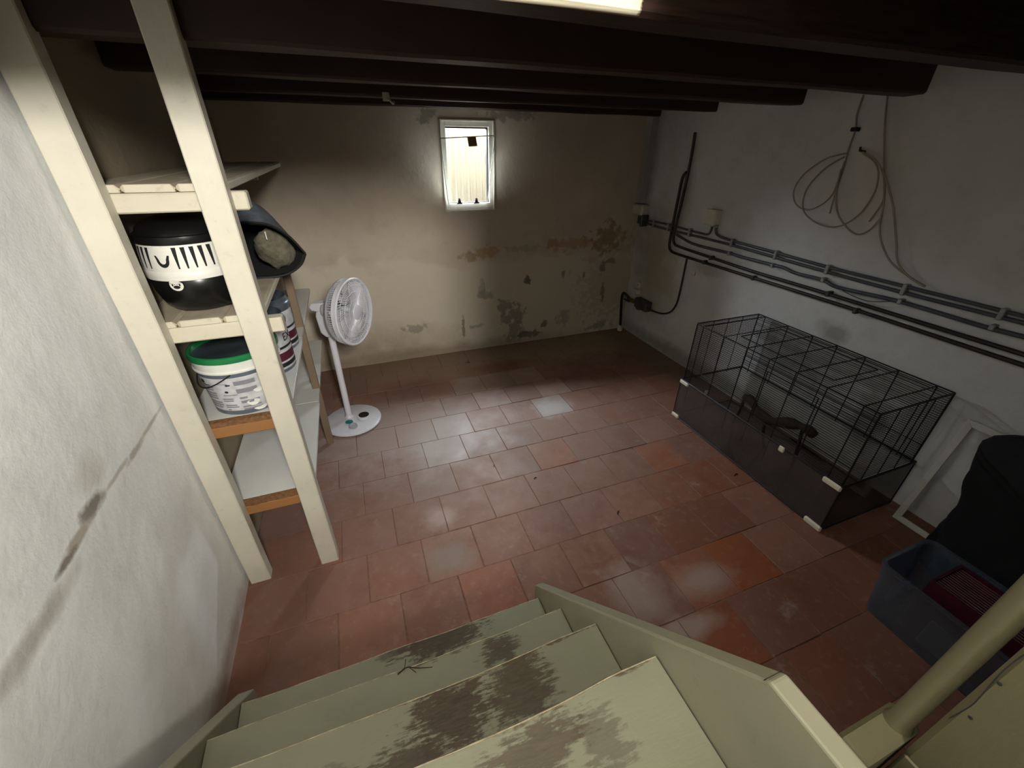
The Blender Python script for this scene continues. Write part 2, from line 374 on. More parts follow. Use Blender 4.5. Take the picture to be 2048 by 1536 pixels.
M_ink_slate = simple('slate_print', srgb(92, 100, 112), 0.45, var=0.1)
M_can = simple('grey_tin', srgb(112, 124, 134), 0.3, metal=0.6, var=0.2)
M_can_label = simple('can_label', srgb(196, 196, 198), 0.5, var=0.2, scale=30)
M_maroon = simple('maroon_print', srgb(84, 30, 46), 0.5)
M_paint_in = simple('dark_paint_inside', srgb(14, 22, 24), 0.25)
M_teal = simple('teal_plastic', srgb(28, 112, 116), 0.3)
M_wire = simple('black_wire', srgb(22, 20, 21), 0.5, metal=0.3)
M_clip = simple('cream_clip_plastic', srgb(222, 212, 190), 0.5, var=0.04)
M_branch = simple('dark_bark', srgb(52, 34, 24), 0.9, var=0.4, scale=40, bump=0.8)
M_conduit = simple('grey_conduit', srgb(72, 76, 80), 0.45, var=0.2)
M_pipe = simple('dark_iron_pipe', srgb(40, 30, 27), 0.5, var=0.35, scale=30)
M_saddle = simple('grey_saddle_clip', srgb(150, 150, 146), 0.5, var=0.15)
M_box_white = simple('aged_white_plastic', srgb(196, 190, 174), 0.5, var=0.1)
M_brass = simple('tarnished_brass', srgb(122, 92, 50), 0.4, metal=0.7, var=0.3)
M_reg = simple('grey_regulator', srgb(74, 70, 64), 0.5, metal=0.2, var=0.25)
M_cable = simple('beige_cable', srgb(142, 132, 112), 0.5, var=0.1)
M_black_hose = simple('black_hose', srgb(16, 14, 13), 0.5)
M_cloth = simple('black_cloth', srgb(9, 9, 11), 0.9, var=0.4, scale=25, bump=0.4)
M_frame_white = simple('white_frame', srgb(196, 196, 186), 0.45, var=0.06)
M_corr = simple('corrugated_white_sheet', srgb(222, 220, 208), 0.6, var=0.04, scale=3)
M_win = simple('window_frame_paint', srgb(206, 200, 186), 0.5, var=0.08)
M_brown = simple('brown_latch', srgb(150, 130, 88), 0.5, var=0.2)
M_iron = simple('black_iron', srgb(34, 32, 30), 0.5)
M_glass_win = thin_glass('window_glass', (.93, .95, .93, 1), 0.10, 0.008, (.8, .8, .75, 1))
M_glass_cage = thin_glass('smoky_cage_glass', (.66, .63, .61, 1), 0.05, 0.16, (.22, .19, .175, 1))
M_glass_clear = thin_glass('clear_cage_glass', (.93, .93, .92, 1), 0.05, 0.03, (.5, .48, .46, 1))
M_box_clear = thin_glass('clear_blue_box_plastic', (.66, .72, .78, 1), 0.12, 0.16, (.26, .31, .38, 1))
M_magenta = simple('maroon_crate_plastic', srgb(70, 20, 36), 0.4, var=0.2)
M_blue = simple('blue_plastic_bag', srgb(30, 70, 100), 0.4, var=0.3)
M_acrylic = thin_glass('pink_acrylic', (.86, .78, .78, 1), 0.08, 0.12, (.4, .34, .34, 1))

# ------------------------------------------------------------------ setting: walls
XL, XR, YB, ZC = -0.63, 2.41, -1.60, 1.93
def lin(a, b, n): return [a+(b-a)*i/n for i in range(n+1)]
def wall_sheet(us, vs, P, nrm, amp, hole=None):
    """uneven plaster skin over a grid; P maps (u, v) to a point"""
    mb = MB(); nu, nv = len(us), len(vs); V = []
    for v in vs:
        for u in us:
            p = Vector(P(u, v)); d = noise.noise(p*1.7)*0.6 + noise.noise(p*5.0+Vector((9, 3, 1)))*0.4
            if hole and hole[0]-.05 < u < hole[1]+.05 and hole[2]-.05 < v < hole[3]+.05: d = 0
            V.append(p + Vector(nrm)*(d*amp))
    F = []
    for j in range(nv-1):
        for i in range(nu-1):
            cu, cv = (us[i]+us[i+1])/2, (vs[j]+vs[j+1])/2
            if hole and hole[0] < cu < hole[1] and hole[2] < cv < hole[3]: continue
            F.append((j*nu+i, j*nu+i+1, (j+1)*nu+i+1, (j+1)*nu+i))
    return mb.add(V, F)

# far wall with its small window opening and deep reveal
HX0, HX1, HZ0, HZ1 = .697, 1.075, 1.150, 1.718
us = lin(XL-.2, HX0, 26) + lin(HX0, HX1, 6)[1:] + lin(HX1, XR+.2, 26)[1:]
vs = lin(-.05, HZ0, 22) + lin(HZ0, HZ1, 8)[1:] + lin(HZ1, 2.1, 6)[1:]
mb = wall_sheet(us, vs, lambda u, v: (u, YF, v), (0, -1, 0), .008, (HX0, HX1, HZ0, HZ1))
T = .22
mb.add([(HX0, YF, HZ0), (HX1, YF, HZ0), (HX1, YF, HZ1), (HX0, YF, HZ1), (HX0, YF+T, HZ0), (HX1, YF+T, HZ0), (HX1, YF+T, HZ1), (HX0, YF+T, HZ1)],
       [(0, 1, 5, 4), (1, 2, 6, 5), (2, 3, 7, 6), (3, 0, 4, 7)])
wall_far = struct(mb.build('wall_far', M_far, None, 40), 'stained far cellar wall with flaking lime plaster')
mo = MB()
for a, b in (((XL-.2, YF+T-.01, -.05), (HX0, YF+T, 2.1)), ((HX1, YF+T-.01, -.05), (XR+.2, YF+T, 2.1)), ((HX0, YF+T-.01, -.05), (HX1, YF+T, HZ0)), ((HX0, YF+T-.01, HZ1), (HX1, YF+T, 2.1))):
    mo.box(a, b)
struct(mo.build('wall_outside', simple('outer_render_dark', srgb(92, 80, 70), .9, var=.3, scale=8)), 'dark outer face of the far wall')

mb = wall_sheet(lin(YB-.1, YF+.1, 60), lin(-.05, 2.1, 30), lambda u, v: (XR, u, v), (-1, 0, 0), .010); mb.box((XR+.15, YB-.1, -.05), (XR+.2, YF+.3, 2.1))
struct(mb.build('wall_right', M_right, None, 40), 'grey-white right wall carrying the pipes')
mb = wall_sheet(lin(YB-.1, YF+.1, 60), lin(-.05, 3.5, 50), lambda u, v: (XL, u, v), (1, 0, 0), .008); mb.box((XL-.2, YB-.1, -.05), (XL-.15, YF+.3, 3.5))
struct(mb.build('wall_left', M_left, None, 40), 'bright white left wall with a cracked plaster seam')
mb = MB().box((XL-.2, YB-.1, -.05), (XR+.2, YB, 3.5)); struct(mb.build('wall_near', M_white_wall), 'plain wall behind the stair')
# partition beside the stair: full height to the ceiling and on up the stairwell
PX = .517
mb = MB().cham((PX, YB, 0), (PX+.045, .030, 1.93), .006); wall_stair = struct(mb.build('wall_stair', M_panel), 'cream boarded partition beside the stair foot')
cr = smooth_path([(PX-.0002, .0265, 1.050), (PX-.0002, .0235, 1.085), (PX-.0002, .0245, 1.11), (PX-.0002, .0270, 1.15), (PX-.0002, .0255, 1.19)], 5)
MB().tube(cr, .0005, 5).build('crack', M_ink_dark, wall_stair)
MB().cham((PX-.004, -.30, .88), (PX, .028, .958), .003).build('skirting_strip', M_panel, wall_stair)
for (y, z) in ((.018, 1.073), (.0225, 1.133)):
    MB().lathe([(.0001, 0), (.0022, .0002), (.0001, .0005)], 7, (PX-.001, y, z), Matrix.Rotation(-math.pi/2, 4, 'Y')).build('chip', M_ink_dark, wall_stair)
mb = MB().box((PX, YB, 1.93), (PX+.05, .90, 3.5)); mb.box((XL, .90, 1.97), (PX, .95, 3.5)); struct(mb.build('wall_stairwell', M_white_wall), 'upper stairwell walls')
mb = MB().box((XL, YB, 1.83), (PX, -.90, 1.879)); struct(mb.build('floor_upper', M_board), 'upper landing floor behind the camera')
mb = MB().box((XL-.2, YB-.1, 3.5), (PX+.1, 1.0, 3.55)); struct(mb.build('ceiling_stairwell', M_white_wall), 'ceiling above the stairwell')

# ------------------------------------------------------------------ ceiling with beams
mb = MB().box((XL-.15, .82, ZC), (XR+.15, YF+.2, ZC+.05)); mb.box((PX, YB, ZC), (XR+.15, .82, ZC+.05))
ceiling = struct(mb.build('ceiling', M_board), 'dark boarded ceiling over heavy beams')
def beam(y0, y1, x0, x1, z0, mat, amp=.006):
    n = 40; V = []; F = []
    for i in range(n+1):
        x = x0+(x1-x0)*i/n; j = lambda k: noise.noise(Vector((x*2.3, y0*7+k*3.1, z0)))*amp
        c = .008
        ring = [(y0+j(1), z0+c+j(2)), (y0+c+j(1), z0+j(2)), (y1-c+j(3), z0+j(4)), (y1+j(3), z0+c+j(4)), (y1+j(3), ZC+.01), (y0+j(1), ZC+.01)]
        V += [(x, a, b) for a, b in ring]
    for i in range(n):
        for k in range(6): F.append((i*6+k, i*6+(k+1) % 6, (i+1)*6+(k+1) % 6, (i+1)*6+k))
    F += [tuple(range(6)), tuple(range(n*6, n*6+6))]
    return MB().add(V, F).build('beam', mat, ceiling, 30)
beam(.822, .918, XL-.05, XR+.05, 1.778, M_trimmer, .004)['label'] = 'trimmer beam with its face painted cream'
for y0, y1 in ((1.400, 1.492), (1.965, 2.055), (2.585, 2.685), (3.165, 3.245)):
    beam(y0, y1, XL-.05, XR+.05, 1.780, M_beam)
beam(-.35, -.26, PX+.05, XR+.05, 1.780, M_beam); beam(.235, .33, PX+.05, XR+.05, 1.780, M_beam)
# small screw hook on the beam
t = root('ceiling_hook', (.289, 2.60, 1.76), 'small white hook fixed under the dark ceiling beam', 'hook')
MB().cham((.272, 2.572, 1.762), (.306, 2.585, 1.80), .003).build('plate', M_box_white, t)
MB().tube(smooth_path([(.296, 2.572, 1.775), (.300, 2.555, 1.770), (.308, 2.548, 1.758), (.318, 2.553, 1.752), (.322, 2.563, 1.760)], 5), .005, 7).build('hook_wire', M_box_white, t, True)

# ------------------------------------------------------------------ floor of terracotta tiles
mb = MB().box((XL-.1, YB, -.06), (XR+.1, YF+.1, -.0014)); floor = struct(mb.build('floor', M_grout), 'worn terracotta tile floor')
PT = .2365
rows = [(-.30, -.065, .25), (-.065, .172, .14), (.172, .409, .26), (.409, .643, 1.171), (.643, .880, 1.267), (.880, 1.118, -.285), (1.118, 1.355, -.165), (1.355, 1.593, -.030), (1.593, 1.828, -.155),
        (1.828, 2.067, -.274), (2.067, 2.303, .302), (2.303, 2.535, .409), (2.535, 2.770, .532), (2.770, 3.005, .17), (3.005, 3.245, .06)]
tile_meshes = []
for k in range(6):
    rr = random.Random(k); h = PT/2-.0014; e = .0014
    j = lambda: (rr.random()-.5)*.0022
    cor = [(-h+j(), -h+j()), (h+j(), -h+j()), (h+j(), h+j()), (-h+j(), h+j())]
    pts = []
    for i in range(4):     # edges slightly ragged
        a, b = cor[i], cor[(i+1) % 4]
        for q in range(4):
            t_ = q/4; pts.append((a[0]+(b[0]-a[0])*t_+(j()*.5 if q else 0), a[1]+(b[1]-a[1])*t_+(j()*.5 if q else 0)))
    n = len(pts); V = [(x, y, -.02) for x, y in pts] + [(x, y, -.0012) for x, y in pts] + [(x*(1-e/h*1.2), y*(1-e/h*1.2), .0002) for x, y in pts]
    F = [(i, (i+1) % n, (i+1) % n+n, i+n) for i in range(n)] + [(i+n, (i+1) % n+n, (i+1) % n+2*n, i+2*n) for i in range(n)] + [tuple(range(2*n, 3*n))]
    me = bpy.data.meshes.new('tile'); me.from_pydata(V, [], F); me.materials.append(M_tile); me.update(); tile_meshes.append(me)
special = {(4, 1.38): (150, 80, 40), (8, .895): (156, 84, 46), (7, 1.495): (150, 84, 50), (6, 1.61): (132, 76, 54), (10, 1.12): (168, 154, 146), (10, .42): (182, 166, 156), (9, .31): (184, 168, 160),
           (9, -.155): (124, 70, 50), (3, 1.05): (128, 70, 44), (11, .76): (166, 138, 122), (12, .41): (138, 76, 50), (11, 1.70): (112, 72, 40), (12, 1.12): (168, 142, 128), (11, 1.22): (176, 142, 128), (8, .19): (142, 120, 110), (12, .65): (168, 146, 132), (12, .89): (166, 148, 136)}
base_cols = [(134, 90, 72), (128, 84, 68), (138, 94, 76), (126, 85, 73), (133, 92, 79), (128, 79, 59), (136, 83, 61)]
for ri, (y0, y1, x0) in enumerate(rows):
    x = x0 - math.ceil((x0-XL)/PT)*PT
    while x < XR:
        cx, cy = x+PT/2, (y0+y1)/2
        a, b = max(x, XL-.02), min(x+PT, XR+.02)
        vis = not (cy < .62 and cx < .35) and not (cy < .10 and cx < PX)
        if b-a > .03 and vis:
            o = bpy.data.objects.new('tile', random.choice(tile_meshes)); COL.objects.link(o); o.parent = floor
            o.location = ((a+b)/2, cy, random.uniform(-.0012, .0010)); o.scale = ((b-a)/PT, (y1-y0)/PT, 1)
            o.rotation_euler = (random.uniform(-.004, .004), random.uniform(-.004, .004), random.uniform(-.006, .006))
            c = random.choice(base_cols)
            for (rk, xs), cs in special.items():
                if rk == ri and abs(xs-cx) < PT*.45: c = cs
            f = random.uniform(.93, 1.05); o.color = srgb(*[min(255, v*f) for v in c])
        x += PT
# litter on the tiles
for k, (x, y, L, a) in enumerate([(.73, 1.545, .02, .3), (1.79, 1.19, .035, .2), (1.02, 1.18, .03, .7), (.55, 1.72, .012, 1.2)]):
    pth = smooth_path([(x-L/2*math.cos(a), y-L/2*math.sin(a), .003), (x, y+.003, .0045), (x+L/2*math.cos(a), y+L/2*math.sin(a), .003)], 4)
    tag(MB().tube(pth, [.0012+.0012*math.sin(math.pi*i/8) for i in range(9)], 6).build('leaf_litter', M_branch, None, True),
        ['tiny dark speck of litter on pale tile nearest the fan side', 'dark twig scrap on floor beside the cage glass', 'short dark twig scrap in the middle of the tile floor', 'small dark crumb on tile in front of the fan'][k], 'litter', 'bits of litter on the floor')

# ------------------------------------------------------------------ window
w = root('window_1', (.886, YF, 1.15), 'small bright cellar window with a tilted pane', 'window'); del w['category']; w['kind'] = 'structure'
def ring_frame(x0, x1, z0, z1, wl, wr, wt, wb, y0, y1):
    m_ = MB(); m_.box((x0, y0, z0), (x0+wl, y1, z1)); m_.box((x1-wr, y0, z0), (x1, y1, z1)); m_.box((x0+wl, y0, z1-wt), (x1-wr, y1, z1)); m_.box((x0+wl, y0, z0), (x1-wr, y1, z0+wb)); return m_
ring_frame(.692, 1.080, 1.143, 1.725, .012, .012, .012, .012, YF-.012, YF+.02).build('outer_lip', M_win, w, bevel=.003)
ring_frame(.704, 1.068, 1.155, 1.713, .028, .026, .030, .042, YF+.005, YF+.05).build('window_frame', M_win, w, bevel=.003)
ring_frame(.730, 1.044, 1.196, 1.684, .006, .010, .010, .006, YF+.03, YF+.07).build('inner_stop', M_iron, w)
# tilted pane: hinged at its foot, leaning into the room
pb0, pb1, pt0, pt1 = (.719, 3.235, 1.200), (1.018, 3.235, 1.200), (.655, 3.075, 1.610), (1.026, 3.075, 1.631)
d = Vector((0, -.004, .0015))
V = [Vector(p) for p in (pb0, pb1, pt1, pt0)]; V += [v+d for v in V]
pane = MB().add(V, [(0, 1, 2, 3), (4, 5, 6, 7), (0, 1, 5, 4), (1, 2, 6, 5), (2, 3, 7, 6), (3, 0, 4, 7)]).build('pane', M_glass_win, w)
MB().tube([pt0, pt1], .003, 6).build('pane_edge', M_box_white, pane); MB().tube([pt1, pb1], .0028, 6).build('pane_edge', M_box_white, pane); MB().tube([pt0, pb0], .0028, 6).build('pane_edge', M_box_white, pane)
Mp = Matrix.Translation((.868, 3.078, 1.592)) @ Matrix.Rotation(math.radians(-20), 4, 'X') @ Matrix.Rotation(math.radians(-4), 4, 'Y')
MB().cham((-.030, -.010, -.030), (.030, -.003, .030), .003, Mp).build('latch', M_brown, pane)
for x in (.800, .930):
    mbh = MB().prism([(x-.022, 1.197), (x+.022, 1.197), (x+.022, 1.202), (x+.012, 1.206), (x+.006, 1.235), (x-.006, 1.235), (x-.012, 1.206), (x-.022, 1.202)], 'y', YF-.024, YF-.018)
    mbh.build('hinge', M_iron, w)
# corrugated sheet outside
V = []; F = []; n = 300
for i in range(n+1):
    x = .3+1.3*i/n; y = 3.95+.017*math.sin(2*math.pi*x/.057)
    V += [(x, y, .351), (x, y, 2.3), (x, y+.004, 2.3), (x, y+.004, .351)]
for i in range(n):
    for k in range(4): F.append((i*4+k, i*4+(k+1) % 4, (i+1)*4+(k+1) % 4, (i+1)*4+k))
tag(MB().add(V, F).build('corrugated_fence', M_corr, None, 70), 'sunlit white corrugated sheet outside the small window', 'fence')
mb = MB().box((-.5, YF+T, -.05), (2.6, 4.2, .35)); struct(mb.build('ground_outside', simple('yard_concrete', srgb(150, 148, 140), .9)), 'yard ground outside')

# ------------------------------------------------------------------ stair
st = root('staircase', (-.05, .40, 0), 'sage-painted wooden stair with worn treads at the cellar entrance', 'stairs')
tz = [(.800, .190), (.648, .360), (.482, .550), (.300, .740), (-.060, .930), (-.225, 1.120), (-.390, 1.310), (-.555, 1.500), (-.720, 1.690), (-.885, 1.880)]
SX0, SX1 = -.515, .415
for i, (y, z) in enumerate(tz):
    yb = (tz[i+1][1] if i+1 < len(tz) else 0) and tz[i+1][0]-.03 if i+1 < len(tz) else -.98
    n = 36; V = []; F = []
    for q in range(n+1):       # nosing edge worn and uneven
        x = SX0+.003+(SX1-SX0-.006)*q/n; e = noise.noise(Vector((x*6, y*11, 2)))*.004 - (.006*max(0, 1-((x-.05)/.25)**2) if 0 < i < 4 else 0)
        V += [(x, yb, z-.030), (x, y-.004+e, z-.030), (x, y+e, z-.024), (x, y+e, z-.005), (x, y-.005+e, z), (x, yb, z)]
    for q in range(n):
        for k in range(6): F.append((q*6+k, q*6+(k+1) % 6, (q+1)*6+(k+1) % 6, (q+1)*6+k))
    F += [tuple(range(6)), tuple(range(n*6, n*6+6))]
    td = MB().add(V, F).build('tread', M_stair, st, 30)
    if i < 4: MB().tube([(V[q*6+4][0], V[q*6+4][1]+.0015, V[q*6+4][2]-.0012) for q in range(n+1)], [.0014+.0009*noise.noise(Vector((q*.6, i, 3))) for q in range(n+1)], 5).build('worn_lit_edge', M_edge, td)
    z0 = tz[i-1][1] if i else 0.0
    MB().box((SX0, y-.045, z0), (SX1, y-.025, z-.030)).build('riser', M_stair, st)
def stringer(x0, x1, poly): return MB().prism(poly, 'x', x0, x1).build('stringer', M_stringer, st, bevel=.004)
stringer(SX1, .446, [(.835, 0), (.838, .205), (.832, .214), (.136, .977), (-.06, .980), (-.88, 1.92), (-.88, 1.60), (-.10, .70), (.20, .55), (.55, .0)])
stringer(-.560, SX0, [(.880, 0), (.880, .105), (.130, .975), (-.06, .980), (-.88, 1.92), (-.88, 1.60), (-.10, .70), (.20, .55), (.55, .0)])
MB().tube([(SX1-.001, .142, .9705), (.447, .142, .9705)], .0006, 5).build('mitre_joint', M_dark_slot, st)
# newel: block and slim round pole
nw = root('newel_post', (.525, .055, .85), 'slim cream round pole standing on a block beside the stair', 'post')
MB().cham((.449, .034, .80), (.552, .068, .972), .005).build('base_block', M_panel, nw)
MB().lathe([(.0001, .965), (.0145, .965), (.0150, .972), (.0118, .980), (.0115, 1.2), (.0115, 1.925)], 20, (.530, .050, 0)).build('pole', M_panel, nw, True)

# ------------------------------------------------------------------ shelving
sh = root('shelf_unit', (-.46, 1.40, 0), 'cream-painted wooden shelving with four shelves against the left wall', 'shelves')
def post(x0, x1, y0, y1, mat, ztop=ZC-.001):
    n = 24; V = []; F = []
    for i in range(n+1):
        z = ztop*i/n; j = lambda k: noise.noise(Vector((x0*9+k*5, y0*3, z*4)))*.0018; c = .003
        V += [(x0+j(0)+c, y0+j(1), z), (x1+j(2)-c, y0+j(1), z), (x1+j(2), y0+j(1)+c, z), (x1+j(2), y1+j(3), z), (x0+j(0), y1+j(3), z), (x0+j(0), y0+j(1)+c, z)]
    for i in range(n):
        for k in range(6): F.append((i*6+k, i*6+(k+1) % 6, (i+1)*6+(k+1) % 6, (i+1)*6+k))
    F += [tuple(range(6))[::-1], tuple(range(n*6, n*6+6))]
    return MB().add(V, F).build('post', mat, sh, 30)
post(-.620, -.545, 1.370, 1.418, M_post); post(-.350, -.280, 1.370, 1.418, M_post)
M_postbrown = wood_paint('brown_rear_post', srgb(132, 112, 90), srgb(104, 82, 62), .4, [], (40, 40, 4), .2, .6)
post(-.335, -.298, 2.245, 2.262, M_postbrown, 1.098); post(-.622, -.585, 2.245, 2.262, M_postbrown, 1.098)
YE = 2.95
# two lower shelves: white boards with chipboard edge on pine battens
for z in (.390, .757):
    b = MB().cham((-.622, 1.440, z-.020), (-.297, 2.100, z), .002).build('shelf_board', M_shelf_white, sh)
    MB().cham((-.622, 2.103, z-.021), (-.300, YE, z-.001), .002).build('shelf_board', M_shelf_white, sh)
    n = 22; V = []; F = []
    for i in range(n+1):
        x = -.605+.300*i/n; j = noise.noise(Vector((x*60, z*9, 0)))*.003; k = noise.noise(Vector((x*80, z*5, 4)))*.003
        V += [(x, 1.418+j, z-.020), (x, 1.418+j, z-.001+k), (x, 1.440, z+.0005), (x, 1.440, z-.020)]
    for i in range(n):
        for q in range(4): F.append((i*4+q, i*4+(q+1) % 4, (i+1)*4+(q+1) % 4, (i+1)*4+q))
    MB().add(V, F + [(0, 1, 2, 3), (n*4, n*4+1, n*4+2, n*4+3)]).build('board_edge', M_chip, b)
    MB().cham((-.606, 1.419, z-.064), (-.300, 1.446, z-.021), .003).build('batten', M_pine, sh)
    MB().cham((-.606, 2.263, z-.064), (-.300, 2.285, z-.022), .003).build('batten', M_pine, sh)
# two upper shelves: tongue-and-groove planks on cream bars that poke out past the post
for z, ye, y_r in ((1.120, 2.60, .0), (1.484, YE, .0)):
    MB().cham((-.606, 1.419, z-.069), (-.245, 1.462, z-.021), .004).build('crossbar', M_bar, sh)
    MB().cham((-.606, 2.263, z-.050), (-.330, 2.290, z-.021), .004).build('crossbar', M_bar, sh)
    xs = [-.625, -.520, -.402, -.297]
    for i in range(3):
        x0, x1 = xs[i], xs[i+1]-.0035
        prof = [(x0+.006, z-.020), (x1, z-.020), (x1, z-.014), (x1+.003, z-.012), (x1+.003, z-.009), (x1, z-.008), (x1-.007, z), (x0+.007, z), (x0, z-.006), (x0, z-.014)]
        p = MB().prism(prof, 'y', 1.421, ye+random.uniform(-.02, .02)).build('plank', M_plank_top, sh, bevel=.0012)
        MB().prism([(x0+.008, z-.0185), (x1-.002, z-.0185), (x1-.002, z-.010), (x1-.008, z-.0015), (x0+.008, z-.0015)], 'y', 1.4195, 1.4212).build('painted_end', M_bar, p)
    MB().cham((-.3035, 1.47, z-.0235), (-.2945, ye-.03, z-.003), .003).build('edge_strip', M_post, sh)

# ------------------------------------------------------------------ pet carrier
pc = root('pet_carrier', (-.468, 1.615, 1.1205), 'small black and white slotted pet carrier with a paw badge, on the third shelf', 'pet carrier')
CX, CY, RX, RY = -.468, 1.615, .140, .170
def oval(prof, n=56): return MB().lathe([(r, z) for r, z in prof], n, (CX, CY, 0), None, RX, RY)
oval([(.001, 1.1215), (.62, 1.1210), (.74, 1.126), (.84, 1.145), (.92, 1.180), (.965, 1.226), (.950, 1.229), (.90, 1.18), (.6, 1.13), (.001, 1.130)]).build('tub', M_black_plastic, pc, 60)
oval([(.955, 1.227), (.985, 1.228), (.992, 1.240), (.985, 1.252), (.972, 1.254), (.95, 1.25)]).build('rim_band', M_white_plastic, pc, 50)
body = oval([(.975, 1.252), (.972, 1.275), (.955, 1.300), (.925, 1.326), (.90, 1.326), (.93, 1.30), (.95, 1.252)]).build('upper_shell', M_white_plastic, pc, 60)
oval([(.90, 1.325), (.945, 1.326), (.955, 1.335), (.945, 1.347), (.90, 1.349)]).build('lid_rim', M_black_plastic, pc, 50)
oval([(.90, 1.347), (.86, 1.362), (.74, 1.376), (.50, 1.386), (.001, 1.390)]).build('lid', M_black_plastic, pc, 60)
def on_shell(a, z, out=0.0):
    t = (z-1.252)/(1.326-1.252); r = .975-.002*min(1, max(0, t)*3)-.045*max(0, t)**2
    if z < 1.252: r = .965-.9*(1.226-z)**1.25 if z < 1.226 else .99
    return Vector((CX+(r*RX+out)*math.cos(a), CY+(r*RY+out)*math.sin(a), z))
fa = math.radians(-106)     # heading of the front of the carrier
for k in (-52, -43.5, -35, -26.5, -18, 15, 24, 33, 42, 51, 60):
    a = fa + math.radians(k); w0, w1 = .042, .014
    V = []; F = []; n = 8
    for i in range(n+1):
        z = 1.320-(1.320-1.262)*i/n; w_ = w0+(w1-w0)*i/n; sk = .00
        V += [on_shell(a-w_+sk*i, z, .0008), on_shell(a+w_+sk*i, z, .0008)]
    for i in range(n): F.append((2*i, 2*i+1, 2*i+3, 2*i+2))
    MB().add(V, F).build('slot', M_dark_slot, body)
# latch: pale tongue framed by a dark horseshoe groove
V = []; F = []; n = 20
for i in range(n+1):
    t = math.pi+math.pi*i/n
    for rr in (.068, .125):
        V.append(on_shell(fa+math.cos(t)*rr*1.0, 1.288+math.sin(t)*rr*.17, .0012))
for i in range(n): F.append((2*i, 2*i+1, 2*i+3, 2*i+2))
for s_ in (-1, 1):
    o_ = len(V); V += [on_shell(fa+s_*.068, 1.288, .0012), on_shell(fa+s_*.125, 1.288, .0012), on_shell(fa+s_*.15, 1.300, .0012), on_shell(fa+s_*.11, 1.300, .0012)]; F.append((o_, o_+1, o_+2, o_+3))
MB().add(V, F).build('latch_groove', M_dark_slot, body)
# paw badge
def patch(poly, mat, name, out, par, a_c, z_c):
    V = [on_shell(a_c+u/RX, z_c+v, out) for u, v in poly]; V.append(on_shell(a_c, z_c, out)); n = len(poly)
    return MB().add(V, [(i, (i+1) % n, n) for i in range(n)]).build(name, mat, par)
circ = lambda r, rz=None, n=18: [(r*math.cos(2*math.pi*i/n), (rz or r)*math.sin(2*math.pi*i/n)) for i in range(n)]
pa = fa+math.radians(5); badge = patch(circ(.0185, .0170), M_white_plastic, 'paw_badge', .004, pc, pa, 1.2165)
patch(circ(.0092, .0050), M_dark_slot, 'paw_pad', .0048, badge, pa, 1.2110)
for du, dv in ((-.0095, .0035), (-.0035, .0075), (.0035, .0075), (.0095, .0035)):
    patch(circ(.0023, .0038, 10), M_dark_slot, 'paw_toe', .0048, badge, pa+du/RX, 1.2140+dv)

# ------------------------------------------------------------------ pet cave (felt hood) further back on the same shelf
cv = root('pet_cave', (-.37, 2.0, 1.1205), 'grey felt pet cave with a dark round mouth poking off the shelf', 'pet bed')
loop = [(-.172, 1.203), (-.196, 1.163), (-.246, 1.132), (-.310, 1.1225), (-.39, 1.1225), (-.46, 1.128), (-.52, 1.16), (-.545, 1.215), (-.52, 1.275), (-.46, 1.312), (-.38, 1.326), (-.30, 1.322), (-.258, 1.308), (-.212, 1.268)]
loop = [(p.x, p.y) for p in smooth_path([(a, b, 0) for a, b in loop+loop[:1]], 4)][:-1]
def cave_rings(inset):
    rings = []; cxz = Vector((-.36, 1.215))
    for (y, s_, dz, dx) in ((1.835, 1.0, 0, 0), (1.90, 1.06, .022, -.03), (1.97, 1.09, .045, -.06), (2.05, 1.05, .05, -.075), (2.12, .90, .035, -.07), (2.17, .65, .01, -.06), (2.195, .30, -.01, -.05)):
        ring = []
        for (x, z) in loop:
            v = Vector((x, z))-cxz; k = s_*(1-inset/max(v.length, .03)); p = cxz+v*k
            zz = max(1.1222+inset, p.y+dz*(1 if v.y > 0 else .0)*min(1, max(0, v.y)/.08)); xx = max(-.60, p.x+dx*(v.x > 0)*min(1, v.x/.1))
            ring.append((xx, y+(inset if y > 2.1 else 0)*-1, zz))
        rings.append(ring)
    V = [p for r_ in rings for p in r_]; n = len(loop); F = []
    for i in range(len(rings)-1):
        for k in range(n): F.append((i*n+k, i*n+(k+1) % n, (i+1)*n+(k+1) % n, (i+1)*n+k))
    F.append(tuple(range((len(rings)-1)*n, len(rings)*n)))
    return V, F
MB().add(*cave_rings(0)).build('hood', M_felt, cv, 60); MB().add(*cave_rings(.008)).build('lining', M_felt_in, cv, 60)
MB().tube([(x, 1.833, z) for x, z in loop+loop[:1]], .0042, 7).build('mouth_piping', M_black_matte, cv, True)
mb = MB(); V = []; F = []; n1_, n2_ = 14, 22
for i in range(n1_+1):
    th = math.pi*i/n1_
    for k in range(n2_):
        ph = 2*math.pi*k/n2_; p = Vector((math.sin(th)*math.cos(ph), math.sin(th)*math.sin(ph), math.cos(th)))
        r = 1+noise.noise(p*1.3)*.30+noise.noise(p*4.0)*.16; V.append((-.282+p.x*.072*r, 1.935+p.y*.045*r, 1.212+p.z*.072*r))
for i in range(n1_):
    for k in range(n2_): F.append((i*n2_+k, i*n2_+(k+1) % n2_, (i+1)*n2_+(k+1) % n2_, (i+1)*n2_+k))
cushion = tag(mb.add(V, F).build('fleece_cushion', M_fleece, None, True), 'crumpled beige fleece cushion inside the dark mouth of the pet cave', 'cushion')
MB().cham((-.300, 1.876, 1.255), (-.296, 1.880, 1.285), .001, None).build('sewn_tag', M_white_plastic, cushion)

